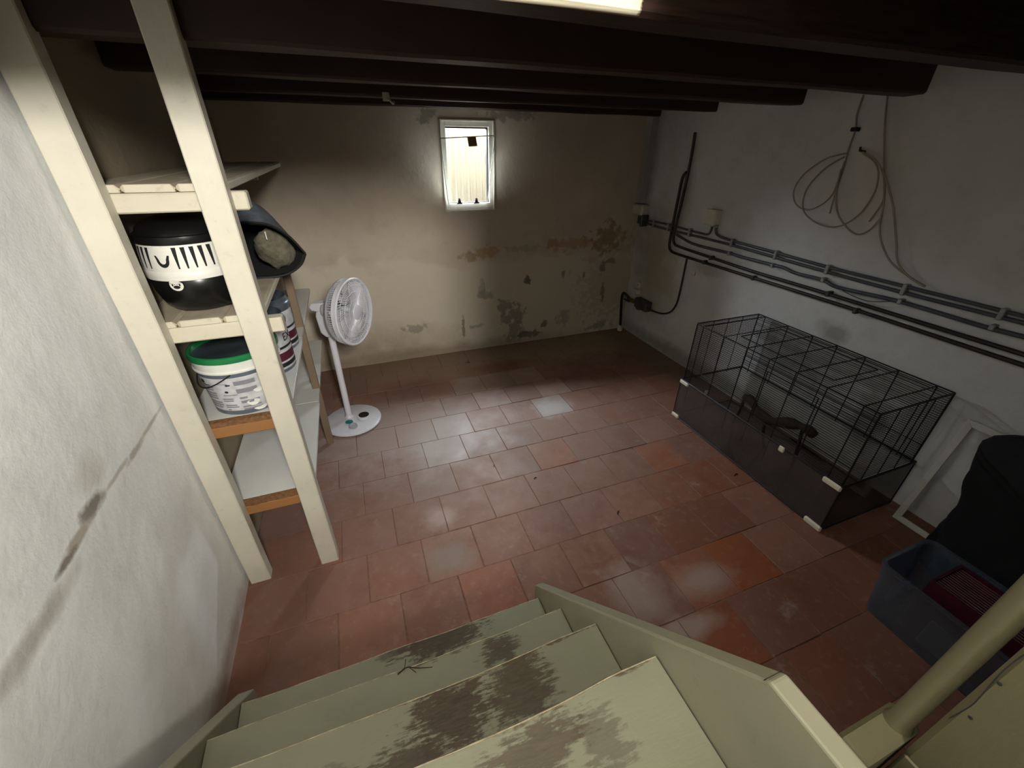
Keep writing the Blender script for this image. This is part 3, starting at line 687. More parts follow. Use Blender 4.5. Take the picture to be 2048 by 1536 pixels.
# ------------------------------------------------------------------ bucket and cans on the second shelf
def cyl_patch(c, rf, a0, a1, z0, z1, out=.0008, na=10, nz=2):
    mb_ = MB(); V = []; F = []
    for j in range(nz+1):
        z = z0+(z1-z0)*j/nz
        for i in range(na+1):
            a = a0+(a1-a0)*i/na; r = rf(z)+out; V.append((c[0]+r*math.cos(a), c[1]+r*math.sin(a), z))
    for j in range(nz):
        for i in range(na): F.append((j*(na+1)+i, j*(na+1)+i+1, (j+1)*(na+1)+i+1, (j+1)*(na+1)+i))
    return mb_.add(V, F)
BZ = .7575; bc = (-.437, 1.556)
bk = root('paint_bucket', (bc[0], bc[1], BZ), 'large white plaster bucket with a green rim lid on the second shelf', 'bucket')
rb = lambda z: .113+(z-BZ)*.085
MB().lathe([(.001, BZ), (.108, BZ), (.112, BZ+.003), (rb(BZ+.165), BZ+.165), (.133, BZ+.167), (.1335, BZ+.172), (.1300, BZ+.176), (.1315, BZ+.205), (.1285, BZ+.207), (.105, BZ+.01), (.001, BZ+.008)], 48, (bc[0], bc[1], 0)).build('tub', M_bucket, bk, 40)
MB().lathe([(.1318, BZ+.204), (.1358, BZ+.205), (.1365, BZ+.215), (.1350, BZ+.224), (.1300, BZ+.226), (.1255, BZ+.222), (.1240, BZ+.206)], 48, (bc[0], bc[1], 0)).build('lid_rim', M_green, bk, 40)
MB().lathe([(.1245, BZ+.208), (.10, BZ+.2065), (.001, BZ+.206)], 40, (bc[0], bc[1], 0)).build('lid', M_lid_dark, bk, 40)
MB().tube([(bc[0]+.134*math.cos(a), bc[1]+.140*math.sin(a), BZ+.168-.055*math.sin((a-math.radians(150))/math.radians(120)*math.pi)) for a in [math.radians(150+120*i/24) for i in range(25)]], .0022, 6).build('handle', M_black_matte, bk, True)
D = math.radians
MB().add(*(lambda q: (q.v, q.f))(cyl_patch(bc, rb, D(-178), D(2), BZ+.003, BZ+.020, .0007, 40))).build('base_stripe', M_ink_slate, bk)
cyl_patch(bc, rb, D(-178), D(2), BZ+.150, BZ+.164, .0007, 40).build('top_stripe', M_ink_slate, bk)
lab = cyl_patch(bc, rb, D(-178), D(2), BZ+.022, BZ+.148, .0006, 40).build('label', M_can_label, bk)
rr = random.Random(3)
def print_block(a0, a1, z1, rowsn, dz, mat=M_ink):
    for i in range(rowsn):
        cyl_patch(bc, rb, D(a0), D(a1-rr.uniform(0, 4)), BZ+z1-dz*i-dz*.62, BZ+z1-dz*i, .0011, 8, 1).build('print_block', mat, lab)
print_block(-150, -124, .118, 2, .010); print_block(-148, -122, .094, 3, .010); print_block(-146, -120, .058, 3, .010)
print_block(-92, -62, .136, 1, .026); print_block(-92, -62, .106, 1, .028); print_block(-91, -76, .073, 1, .012); print_block(-91, -62, .058, 1, .018); print_block(-91, -60, .036, 2, .010)
print_block(-117, -96, .046, 2, .008); print_block(-116, -108, .026, 1, .004, M_ink_dark); print_block(-116, -97, .130, 1, .004); print_block(-117, -98, .072, 2, .008)
for a, z, s_, mt in ((-142, .135, .010, M_ink_dark), (-106, .098, .006, M_ink_dark), (-102, .124, .005, M_ink_dark), (-99, .124, .004, M_ink_dark)):
    V = [(bc[0]+(rb(BZ+z)+.0016)*math.cos(D(a)+math.cos(t)*s_/.12), bc[1]+(rb(BZ+z)+.0016)*math.sin(D(a)+math.cos(t)*s_/.12), BZ+z+math.sin(t)*s_*.7) for t in [2*math.pi*i/12 for i in range(12)]]
    MB().add(V, [tuple(range(12))]).build('print_mark', mt, lab)
cyl_patch(bc, rb, D(-146), D(-128), BZ+.121, BZ+.125, .0016, 8, 1).build('print_mark', M_ink_dark, lab)
cyl_patch(bc, rb, D(-113), D(-92), BZ+.084, BZ+.0855, .0016, 8, 1).build('print_mark', M_ink_dark, lab)
for a, z, ra, rz in ((-74, .045, 9, .012), (-62, .088, 7, .008), (-66, .016, 10, .007)):     # plaster dribbles
    V = [(bc[0]+(rb(BZ+z)+.0022)*math.cos(D(a+ra*math.cos(t)*(1+.2*math.sin(3*t)))), bc[1]+(rb(BZ+z)+.0022)*math.sin(D(a+ra*math.cos(t)*(1+.2*math.sin(3*t)))), BZ+z+rz*math.sin(t)) for t in [2*math.pi*i/16 for i in range(16)]]
    MB().add(V, [tuple(range(16))]).build('plaster_splash', M_bucket, bk)

def can(name, c, r, h, label, text=None):
    o = root(name, (c[0], c[1], BZ), label, 'paint can', 'open paint cans behind the bucket')
    rc = lambda z: r
    MB().lathe([(.001, BZ), (r-.003, BZ), (r, BZ+.004), (r, BZ+h*.80), (r+.004, BZ+h*.82), (r+.006, BZ+h*.86), (r+.003, BZ+h*.90), (r-.004, BZ+h*.92), (r-.006, BZ+h*.97), (r-.004, BZ+h), (r-.008, BZ+h), (r-.010, BZ+h*.9), (r-.006, BZ+.01), (.001, BZ+.008)], 40, (c[0], c[1], 0)).build('body', M_can, o, 40)
    MB().lathe([(r-.008, BZ+h*.80), (.001, BZ+h*.80)], 36, (c[0], c[1], 0)).build('contents', M_paint_in, o)
    lb = cyl_patch(c, rc, D(-120), D(60), BZ+.015, BZ+h*.76, .0006, 30).build('label', M_can_label, o)
    cyl_patch(c, rc, D(-70), D(40), BZ+.050, BZ+.085, .0012, 16, 1).build('print_band', M_maroon, lb)
    cyl_patch(c, rc, D(-60), D(30), BZ+.100, BZ+.110, .0012, 16, 1).build('print_band', M_ink_dark, lb)
    cyl_patch(c, rc, D(-60), D(30), BZ+.024, BZ+.042, .0012, 16, 1).build('print_band', M_ink_dark, lb)
    if text:
        a = D(-20); nrm = Vector((math.cos(a), math.sin(a), 0)); tx = Vector((-math.sin(a), math.cos(a), 0)); zc = BZ+h*.62
        p = Vector((c[0], c[1], zc))+nrm*(r+.0035)
        text_mesh('lettering', text, .045, M_ink_dark, lb, Matrix(((tx.x, 0, nrm.x, p.x), (tx.y, 0, nrm.y, p.y), (0, 1, 0, p.z), (0, 0, 0, 1))))
    return o
can('paint_can', (-.408, 1.808), .104, .232, 'grey open paint can with a printed label, next behind the green-rimmed bucket', 'EX')
can('paint_can', (-.412, 2.036), .106, .236, 'grey open paint can furthest back on the second shelf, half hidden')

# ------------------------------------------------------------------ pedestal fan
fc = Vector((-.178, 2.443, 0))
fan = root('pedestal_fan', fc, 'white pedestal fan on a round base beside the shelving', 'fan')
base = MB().lathe([(.001, .002), (.168, .002), (.172, .005), (.178, .012), (.176, .020), (.165, .026), (.001, .030)], 56, fc).build('base', M_fan_white, fan, 35)
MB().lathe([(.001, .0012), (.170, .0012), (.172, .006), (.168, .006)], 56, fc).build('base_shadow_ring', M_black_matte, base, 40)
pp = Vector((-.198, 2.472, 0))
MB().lathe([(.030, .024), (.028, .034), (.020, .040), (.0185, .05), (.0185, .60)], 24, pp).build('pole', M_fan_white, fan, True)
dial = MB().lathe([(.001, .028), (.040, .028), (.043, .034), (.040, .044), (.030, .046)], 28, (-.107, 2.432, 0)).build('control_dial', M_fan_white, fan, 40)
MB().lathe([(.033, .0455), (.032, .0475), (.001, .048)], 28, (-.107, 2.432, 0)).build('dial_face', M_black_plastic, dial, True)
nd = Vector((.85, -.527, 0)).normalized(); sd = Vector((-nd.y, nd.x, 0))     # facing of the fan head, sideways
hc = Vector((-.045, 2.385, .757))      # centre of the front ring
def H(s_, z, d_): return hc + sd*s_ + Vector((0, 0, z)) + nd*d_
Mh = Matrix(((sd.x, 0, nd.x, hc.x), (sd.y, 0, nd.y, hc.y), (0, 1, 0, hc.z), (0, 0, 0, 1)))     # local z points forwards
Rr = .185
MB().lathe([(Rr-.010, -.004), (Rr-.003, -.010), (Rr+.003, -.006), (Rr+.004, .004), (Rr-.002, .009), (Rr-.010, .006), (Rr-.010, -.004)], 64, (0, 0, 0), Mh).build('front_ring', M_fan_white, fan, 50)
# front grille: swept ribs and two hoops
g = MB(); nr = 72
for k in range(nr):
    a = 2*math.pi*k/nr; pts = []
    for i in range(7):
        r = .042+(Rr-.008-.042)*i/6; aa = a+.35*(i/6)**1.2; pts.append(Mh @ Vector((r*math.cos(aa), r*math.sin(aa), .016*(1-(r/Rr)**2)+.002)))
    g.tube(pts, .0014, 4, False)
for r in (.075, .115, .150):
    g.tube([Mh @ Vector((r*math.cos(2*math.pi*i/48), r*math.sin(2*math.pi*i/48), .016*(1-(r/Rr)**2)+.002)) for i in range(49)], .0016, 5, False)
fg = stuff(g.build('front_grille', M_fan_white, fan, True))
MB().lathe([(.001, .024), (.030, .024), (.040, .021), (.043, .014), (.042, .008)], 32, (0, 0, 0), Mh).build('hub_cap', M_fan_white, fan, 40)
# side and rear cage
g = MB(); nr = 90
for k in range(nr):
    a = 2*math.pi*k/nr
    prof = [(Rr-.001, -.006), (Rr-.001, -.030), (Rr-.006, -.055), (Rr-.030, -.080), (Rr-.075, -.094), (.05, -.098)]
    g.tube([Mh @ Vector((r*math.cos(a), r*math.sin(a), z)) for r, z in prof], .0018, 4, False)
stuff(g.build('rear_grille', M_fan_white, fan, True))
MB().lathe([(Rr+.001, -.004), (Rr+.002, -.022), (Rr-.0005, -.024), (Rr-.001, -.004)], 64, (0, 0, 0), Mh).build('side_band', M_fan_white, fan, 40)
MB().lathe([(Rr-.003, -.050), (Rr-.006, -.060), (Rr-.020, -.074), (Rr-.024, -.072), (Rr-.010, -.056)], 64, (0, 0, 0), Mh).build('rear_band', M_fan_white, fan, 40)
for k in range(7):     # blades
    a0 = 2*math.pi*k/7; V = []; F = []; nn = 8
    for i in range(nn+1):
        r = .032+(.165-.032)*i/nn; half = .16+.26*math.sin(math.pi*min(1, i/nn*1.05))*.9; tw = .022*(1-.5*i/nn)
        for s_ in (-1, 0, 1): V.append(Mh @ Vector((r*math.cos(a0+s_*half+.3*i/nn), r*math.sin(a0+s_*half+.3*i/nn), -.035+tw*s_)))
    for i in range(nn):
        for q in (0, 1): F.append((3*i+q, 3*i+q+1, 3*i+q+4, 3*i+q+3))
    o = MB().add(V, F).build('blade', M_fan_white, fan, True); md = o.modifiers.new('thick', 'SOLIDIFY'); md.thickness = .002
MB().lathe([(.001, -.012), (.032, -.016), (.036, -.05), (.036, -.060)], 28, (0, 0, 0), Mh).build('blade_hub', M_fan_white, fan, 40)
# motor housing and neck
MB().lathe([(.058, -.090), (.062, -.100), (.060, -.150), (.050, -.180), (.030, -.192), (.001, -.195)], 36, (0, 0, 0), Mh, 1.0, .95).build('motor_housing', M_fan_white, fan, 45)
nk = root('tmp', (0, 0, 0), 'x', 'x'); bpy.data.objects.remove(nk)
prof = [(-.150, .000), (-.095, .000), (-.085, -.08), (-.100, -.150), (-.185, -.155), (-.216, -.130), (-.224, -.030), (-.215, .000)]
V = [H(s_, z, d_) for s_ in (-.046, .046) for d_, z in prof]; n = len(prof)
F = [tuple(range(n)), tuple(range(n, 2*n))] + [(i, (i+1) % n, (i+1) % n+n, i+n) for i in range(n)]
MB().add(V, F).build('neck_housing', M_fan_white, fan, bevel=.012, seg=3)
prof = [(-.150, .050), (-.160, -.010), (-.250, -.005), (-.262, .018), (-.245, .040)]
V = [H(s_, z, d_) for s_ in (-.030, .030) for d_, z in prof]; n = len(prof)
F = [tuple(range(n)), tuple(range(n, 2*n))] + [(i, (i+1) % n, (i+1) % n+n, i+n) for i in range(n)]
MB().add(V, F).build('carry_handle', M_fan_white, fan, bevel=.006, seg=2)
# bits lying on the fan's foot
V = []; F = []
mb = MB().lathe([(.001, .0300), (.020, .0300), (.024, .033), (.022, .040), (.014, .043), (.001, .044)], 18, (-.200, 2.395, 0), None, 1.0, .7)
tag(mb.build('plastic_scrap', M_teal, None, 50), 'small teal plastic scrap lying on the fan base', 'scrap')
mb = MB().lathe([(.001, .0295), (.024, .0295), (.027, .034), (.025, .046), (.022, .047), (.021, .036), (.001, .035)], 22, (-.178, 2.335, 0))
tag(mb.build('small_dish', thin_glass('clear_dish', (.86, .86, .88, 1), .08, .35, (.75, .75, .78, 1)), None, 50), 'small clear plastic dish in front of the teal scrap on the fan base', 'dish')

# ------------------------------------------------------------------ wire cage with glass base
cg = root('wire_cage', (2.11, 1.28, 0), 'long black wire hamster cage on a smoky glass base by the right wall', 'cage')
X0, X1, Y0, Y1, ZG, ZT = 1.855, 2.365, .755, 1.800, .275, .662
def glass_panel(name, a, b, mt=None): return MB().box(a, b).build(name, mt or M_glass_cage, cg)
glass_panel('glass_panel', (X0, Y0+.006, .008), (X0+.005, Y1-.006, ZG)); glass_panel('glass_panel', (X1-.005, Y0+.006, .008), (X1, Y1-.006, ZG), M_glass_clear)
glass_panel('glass_panel', (X0+.006, Y0, .008), (X1-.006, Y0+.005, ZG)); glass_panel('glass_panel', (X0+.006, Y1-.005, .008), (X1-.006, Y1, ZG), M_glass_clear)
glass_panel('base_pane', (X0, Y0, .001), (X1, Y1, .007), M_glass_clear)
def rod(a, b, r=.0030, name='frame_rod'): return MB().tube([a, b], r, 6).build(name, M_wire, cg)
for z, r in ((.008, .0045), (ZG+.004, .0055)):
    for a, b in (((X0, Y0), (X0, Y1)), ((X1, Y0), (X1, Y1)), ((X0, Y0), (X1, Y0)), ((X0, Y1), (X1, Y1))):
        rod((*a, z), (*b, z), r if z > .1 else .0040, 'base_edge')
for x in (X0, X1):
    for y in (Y0, Y1): rod((x, y, .008), (x, y, ZG), .0032, 'glass_joint')
I = .012
wx0, wx1, wy0, wy1 = X0+I, X1-I, Y0+.010, Y1-.010
for x in (wx0, wx1):
    for y in (wy0, wy1): rod((x, y, ZG-.01), (x, y, ZT), .0038)
for x in (wx0, wx1): rod((x, wy0, ZT), (x, wy1, ZT), .0036); rod((x, wy0, ZG+.10), (x, wy1, ZG+.10), .0020)
for y in (wy0, wy1): rod((wx0, y, ZT), (wx1, y, ZT), .0036)
for y in (1.740, 1.580, 1.423, 1.283, 1.137, .985, .829):
    for x in (wx0, wx1): rod((x, y, ZG-.005 if x == wx1 else .14), (x, y, ZT), .0027)
    rod((wx0, y, ZT), (wx1, y, ZT), .0027)
for x in (X0+.14, X0+.255, X0+.37):
    for y in (wy0, wy1): rod((x, y, ZG-.005), (x, y, ZT), .0023)
# access door outlines
for y0, y1 in ((1.00, 1.27),):
    for z in (.33, .60): rod((wx0-.003, y0, z), (wx0-.003, y1, z), .0026, 'door_rod')
    for y in (y0, y1): rod((wx0-.003, y, .33), (wx0-.003, y, .60), .0026, 'door_rod')
for xa, xb in ((X0+.10, X0+.40),):
    for x in (xa, xb): rod((x, 1.02, ZT+.003), (x, 1.55, ZT+.003), .0026, 'door_rod')
    for y in (1.02, 1.55): rod((xa, y, ZT+.003), (xb, y, ZT+.003), .0026, 'door_rod')
g = MB(); dz = .0115
z = ZG+.010
while z < ZT-.004:
    for x in (wx0, wx1): g.tube([(x, wy0, z), (x, wy1, z)], .0015, 3, False)
    for y in (wy0, wy1): g.tube([(wx0, y, z), (wx1, y, z)], .0015, 3, False)
    z += dz
x = wx0+.02
while x < wx1-.004:
    g.tube([(x, wy0, ZT), (x, wy1, ZT)], .0011, 3, False); x += .02
stuff(g.build('wire_mesh', M_wire, cg))
def clip(c, dx, dy, dz_):
    return MB().cham((c[0]-dx/2, c[1]-dy/2, c[2]-dz_/2), (c[0]+dx/2, c[1]+dy/2, c[2]+dz_/2), .006).build('corner_clip', M_clip, cg)
clip((X0-.002, Y1-.035, ZG-.008), .016, .075, .026); clip((X0-.002, Y1-.025, .014), .016, .065, .026)
clip((X0-.002, Y0+.040, ZG-.008), .016, .085, .030); clip((X0-.002, Y0+.035, .015), .016, .085, .030)
clip((X0-.004, 1.055, ZG-.006), .010, .030, .032); clip((X1-.26, Y1-.004, ZG-.150), .030, .010, .034)
MB().box((X0+.04, Y0+.012, .16), (X0+.24, Y0+.016, .25)).build('feeding_flap', M_acrylic, cg)
# gnarled branch inside
br = smooth_path([(2.18, 1.58, .20), (2.14, 1.50, .235), (2.10, 1.40, .215), (2.08, 1.30, .225), (2.08, 1.20, .275), (2.08, 1.12, .300), (2.09, 1.06, .285)], 6)
rs = [.010+.020*abs(math.sin(i*.33))*.6+.012*math.sin(math.pi*i/(len(br)-1)) for i in range(len(br))]
b1 = MB().tube(br, rs, 9).build('branch', M_branch, None, True); tag(b1, 'dark gnarled branch lying inside the wire cage', 'branch')
leg = MB().tube(smooth_path([(2.09, 1.34, .215), (2.10, 1.33, .12), (2.13, 1.31, .008)], 5), .009, 7).build('branch_prop', M_branch, b1, True)
MB().tube(smooth_path([(2.17, 1.56, .205), (2.17, 1.57, .10), (2.16, 1.58, .008)], 5), .009, 7).build('branch_prop', M_branch, b1, True)
MB().tube(smooth_path([(2.085, 1.13, .295), (2.10, 1.12, .15), (2.12, 1.12, .008)], 5), .009, 7).build('branch_prop', M_branch, b1, True)

# ------------------------------------------------------------------ white frame, black bag, clear box (dark corner)
fr = root('picture_frame', (2.34, .50, 0), 'empty white frame leaning on the right wall beside the cage', 'frame')
def lean(y, t): # t: 0 floor .. 1 top ; leans onto the wall
    return Vector((2.285+.105*t, y, .006+.56*t))
ya, yb, wd = .690, .250, .028
tt = wd/.56
def bar4(a, b, c, d_):
    off = Vector((-.010, 0, .002)); V = [a, b, c, d_, a+off, b+off, c+off, d_+off]
    return MB().add(V, [(0, 1, 2, 3), (4, 5, 6, 7), (0, 1, 5, 4), (1, 2, 6, 5), (2, 3, 7, 6), (3, 0, 4, 7)]).build('rail', M_frame_white, fr, bevel=.002)
bar4(lean(ya, 0), lean(ya-wd, tt), lean(ya-wd, 1-tt), lean(ya, 1)); bar4(lean(yb, 0), lean(yb+wd, tt), lean(yb+wd, 1-tt), lean(yb, 1))
bar4(lean(ya, 0), lean(yb, 0), lean(yb+wd, tt), lean(ya-wd, tt)); bar4(lean(ya, 1), lean(yb, 1), lean(yb+wd, 1-tt), lean(ya-wd, 1-tt))
# black bag heaped in the corner
V = []; F = []; n1_, n2_ = 26, 40
for i in range(n1_+1):
    t = i/n1_; z = .71*t
    rad = (1.0-.12*t)*(1 if t < .86 else math.sqrt(max(0, 1-((t-.86)/.14)**2))*.7+.3*(1-t)/.14)
    for k in range(n2_):
        ph = 2*math.pi*k/n2_; p = Vector((math.cos(ph), math.sin(ph), z*2.2))
        r = rad*(1+noise.noise(p*1.6)*.16+noise.noise(p*4.5)*.06+.05*math.sin(ph*5+z*9))
        V.append((min(2.262, 2.165+.135*r*math.cos(ph)+.03*t), .235+.255*r*math.sin(ph)+.085*t, .002+z))
for i in range(n1_):
    for k in range(n2_): F.append((i*n2_+k, i*n2_+(k+1) % n2_, (i+1)*n2_+(k+1) % n2_, (i+1)*n2_+k))
F.append(tuple(range(n2_))); F.append(tuple(range(n1_*n2_, (n1_+1)*n2_)))
bag = MB().add(V, F).build('black_bag', M_cloth, None, 70); tag(bag, 'big black cloth bag slumped in the dark corner in front of the white frame', 'bag')
# clear storage box
bx = root('storage_box', (1.78, .26, 0), 'clear bluish plastic storage box on the floor near the stair', 'box')
def tub(x0, x1, y0, y1, z0, z1, ins, t=.004):
    ri = .03; segs = 5
    def rr_(x0, x1, y0, y1, z, r):
        out = []
        for cx_, cy_, a0 in ((x1-r, y1-r, 0), (x0+r, y1-r, 90), (x0+r, y0+r, 180), (x1-r, y0+r, 270)):
            for q in range(segs+1): a = math.radians(a0+90*q/segs); out.append((cx_+r*math.cos(a), cy_+r*math.sin(a), z))
        return out
    rings = [rr_(x0+ins, x1-ins, y0+ins, y1-ins, z0, ri), rr_(x0, x1, y0, y1, z1-.012, ri), rr_(x0-.008, x1+.008, y0-.008, y1+.008, z1-.012, ri+.008), rr_(x0-.010, x1+.010, y0-.010, y1+.010, z1, ri+.01),
             rr_(x0+t, x1-t, y0+t, y1-t, z1, ri), rr_(x0+ins+t, x1-ins-t, y0+ins+t, y1-ins-t, z0+t, ri)]
    n = len(rings[0]); V = [p for r_ in rings for p in r_]; F = [tuple(range(n)), tuple(range(5*n, 6*n))]
    for i in range(5):
        for k in range(n): F.append((i*n+k, i*n+(k+1) % n, (i+1)*n+(k+1) % n, (i+1)*n+k))
    return MB().add(V, F)
tub(1.645, 1.935, -.02, .452, .001, .255, .022).build('tub', M_box_clear, bx, 40)
# maroon slatted crate standing in the box, and a blue bag
cr_ = root('slatted_crate', (1.80, .18, .01), 'maroon slatted plastic crate inside the clear storage box', 'crate')
ring_frame_m = MB(); ring_frame_m.box((1.72, .02, .01), (1.728, .34, .262)); ring_frame_m.box((1.892, .02, .01), (1.900, .34, .262)); ring_frame_m.box((1.728, .02, .01), (1.892, .028, .262)); ring_frame_m.box((1.728, .332, .01), (1.892, .34, .262)); ring_frame_m.box((1.728, .028, .01), (1.892, .332, .016))
ring_frame_m.build('crate_wall', M_magenta, cr_)
for i in range(12):
    x = 1.734+.013*i; MB().cham((x, .029, .250), (x+.007, .331, .258), .002).build('slat', M_magenta, cr_)
mb = MB(); V = []; F = []
for i in range(11):
    th = math.pi*i/10
    for k in range(16):
        ph = 2*math.pi*k/16; p = Vector((math.sin(th)*math.cos(ph), math.sin(th)*math.sin(ph), math.cos(th))); r = 1+noise.noise(p*2.6+Vector((4, 2, 0)))*.4
        V.append((1.765+p.x*.062*r, .388+p.y*.026*r, .085+p.z*.065*r))
for i in range(10):
    for k in range(16): F.append((i*16+k, i*16+(k+1) % 16, (i+1)*16+(k+1) % 16, (i+1)*16+k))
tag(mb.add(V, F).build('plastic_bag', M_blue, None, True), 'crumpled blue plastic bag inside the clear storage box', 'bag')
tag(MB().cham((1.684, .16, .03), (1.690, .27, .15), .002, None).build('paper_leaflet', M_plank_top, None), 'pale paper leaflet standing inside the clear storage box wall', 'paper')

# ------------------------------------------------------------------ pipes, cables and fittings on the right wall
WX = 2.388
def run(name, pts, r, mat, label, cat, group=None, k=5, x=WX, n=8):
    o = MB().tube(smooth_path([(x, y, z) for y, z in pts], k), r, n).build(name, mat, None, True); return tag(o, label, cat, group)
g_c = 'pipe runs along the right wall'
c1 = run('cable_conduit', [(3.10, 1.030), (2.95, 1.038), (2.80, 1.040), (2.578, 1.036), (2.44, 1.036), (2.395, 1.042), (2.378, 1.065), (2.374, 1.112)], .0075, M_conduit, 'grey conduit from the far corner up into the junction box', 'conduit', g_c)
c2 = run('cable_conduit', [(2.338, 1.112), (2.332, 1.075), (2.30, 1.048), (2.17, 1.037), (1.83, 1.031), (1.5, 1.024), (1.13, 1.024), (.70, 1.024), (.2, 1.024), (-.3, 1.024)], .0085, M_conduit, 'topmost grey conduit running right from the junction box', 'conduit', g_c)
c3 = run('cable_conduit', [(3.09, 1.008), (2.85, 1.003), (2.58, 1.007), (2.17, 1.010), (1.83, 1.005), (1.5, .999), (1.13, .996), (.70, 1.0), (.2, 1.0), (-.3, 1.0)], .0085, M_conduit, 'second grey conduit from the top along the right wall', 'conduit', g_c)
c4 = run('flexible_conduit', [(2.71, .984), (2.62, .966), (2.535, .953), (2.40, .950), (2.175, .957), (2.06, .955), (1.83, .959), (1.75, .961), (1.674, .949), (1.51, .953), (1.416, .938), (1.132, .953), (.88, .949), (.79, .948), (.55, .953), (-.3, .95)], .0095, M_conduit, 'wavy grey flexible conduit below the two straight conduits', 'conduit', g_c)
p1 = run('iron_pipe', [(2.722, 1.665), (2.715, 1.55), (2.712, 1.40), (2.722, 1.20), (2.732, 1.04), (2.735, .965), (2.715, .922), (2.65, .905), (2.30, .896), (1.93, .890), (1.45, .893), (.66, .890), (-.3, .890)], .010, M_pipe, 'tall dark iron pipe bending off along the right wall', 'pipe', g_c, x=WX-.005)
p2 = run('iron_pipe', [(2.735, 1.415), (2.752, 1.405), (2.770, 1.365), (2.772, 1.24), (2.775, 1.05), (2.775, .93), (2.765, .880), (2.735, .855), (2.66, .847), (2.36, .848), (1.93, .852), (1.29, .856), (.64, .850), (-.3, .850)], .010, M_pipe, 'lowest dark iron pipe with a hooked upper end', 'pipe', g_c)
def saddle(parent, y, z0, z1, r=.010, x=WX, mat=M_saddle):
    MB().cham((x-r-.004, y-.009, z0-r-.002), (XR-.002, y+.009, z1+r+.002), .003).build('saddle_clip', mat, parent)
for y, z0, z1 in ((2.17, 1.011, 1.037), (1.828, 1.005, 1.031), (1.504, .999, 1.024), (1.132, .996, 1.024), (.784, 1.0, 1.024)): saddle(c3, y, z0, z1)
for y in (3.00, 2.817, 2.575): saddle(c1, y, 1.004, 1.039)
for y in (2.168, 1.828, 1.505, 1.125, .787): saddle(c4, y, .955, .955)
for y in (2.311, 1.448): saddle(p1, y, .895, .895, .012, WX-.005, M_reg)
for y in (2.365, 1.932, 1.288): saddle(p2, y, .852, .852, .012, WX, M_reg)
jb = root('junction_box', (XR, 2.40, 1.105), 'square white junction box above the conduits on the right wall', 'junction box')
MB().cham((XR-.050, 2.335, 1.108), (XR+.006, 2.425, 1.206), .006).build('box_body', M_box_white, jb)
MB().cham((XR-.057, 2.332, 1.105), (XR-.048, 2.428, 1.209), .004).build('cover', M_box_white, jb)
for y in (2.374, 2.338): MB().lathe([(.011, 1.095), (.011, 1.110), (.001, 1.110)], 12, (WX, y, 0)).build('gland', M_saddle, jb)
# corner chase with a small box at its foot
mb = wall_sheet(lin(3.175, 3.26, 3), lin(1.16, 1.80, 18), lambda u, v: (2.350, u, v), (-1, 0, 0), .005)
mb.box((2.352, 3.178, 1.16), (2.42, 3.26, 1.80)); struct(mb.build('trim_1', M_right, None, 40), 'plastered corner chase above the conduits')
t = root('corner_box', (2.36, 3.19, 1.06), 'small plastered box under the corner chase where conduits start', 'junction box')
MB().cham((2.335, 3.12, 1.065), (2.425, 3.26, 1.150), .010).build('box_body', M_box_white, t)
MB().cham((2.325, 3.09, .985), (2.400, 3.115, 1.075), .006).build('cable_gland', M_reg, t)
MB().cham((2.345, 3.125, 1.00), (2.395, 3.18, 1.064), .006).build('gland_block', M_conduit, t)
# gas branch and regulator in the corner
run('gas_branch_pipe', [(2.548, .848), (2.548, .80), (2.546, .706), (2.546, .56), (2.553, .48), (2.585, .41), (2.64, .365), (2.715, .338), (2.80, .326), (2.85, .322)], .0075, M_pipe, 'thin dark pipe dropping and curving to the gas regulator', 'pipe', None)
rg = root('gas_regulator', (2.36, 2.98, .28), 'dark gas regulator with brass valve in the far right corner', 'regulator')
MB().cham((2.335, 2.855, .300), (2.405, 3.030, .390), .010).build('regulator_body', M_reg, rg)
MB().lathe([(.001, 0), (.045, 0), (.048, .006), (.045, .018), (.001, .020)], 22, (2.336, 2.945, .345), Matrix.Rotation(-math.pi/2, 4, 'Y')).build('diaphragm_cover', M_reg, rg, 40)
MB().tube([(2.372, 3.03, .335), (2.372, 3.08, .330), (2.372, 3.13, .330), (2.372, 3.165, .330)], [.016, .022, .016, .020], 10).build('valve', M_brass, rg, 40)
MB().tube([(2.372, 3.10, .330), (2.330, 3.10, .330)], .012, 10).build('valve_spindle', M_brass, rg)
MB().cham((2.322, 3.085, .322), (2.332, 3.170, .338), .003).build('valve_lever', M_black_matte, rg)
MB().tube([(2.372, 2.87, .322), (2.392, 2.83, .322)], .010, 8).build('union_nut', M_brass, rg)
hs = smooth_path([(2.372, 3.15, .335), (2.345, 3.185, .370), (2.325, 3.195, .375), (2.318, 3.195, .33), (2.325, 3.19, .22), (2.335, 3.185, .10), (2.340, 3.185, .045)], 6)
ho = MB().tube(hs, .0125, 9).build('gas_hose', M_black_hose, None, True); tag(ho, 'short black hose dropping to the floor in the corner', 'hose')
MB().lathe([(.020, .002), (.026, .012), (.024, .045), (.017, .052), (.013, .060)], 16, (2.340, 3.185, 0)).build('floor_collar', M_box_white, ho, 40)
sb = root('wall_socket', (XR, 3.09, .46), 'small white switch plate above the gas regulator', 'switch')
MB().cham((XR-.014, 3.065, .450), (XR+.004, 3.125, .508), .004).build('plate', M_box_white, sb); MB().lathe([(.001, .002), (.008, .0), (.008, -.004)], 12, (XR-.0135, 3.095, .480), Matrix.Rotation(-math.pi/2, 4, 'Y')).build('button', M_reg, sb)
MB().cham((XR-.040, 3.050, .398), (XR+.004, 3.135, .438), .008).build('lower_block', M_box_white, sb)
pl = MB().cham((XR-.010, 2.448, .728), (XR+.004, 2.490, .760), .004).build('wall_plug', M_box_white, None); tag(pl, 'tiny white plastic plug on wall under the pipes', 'plug')
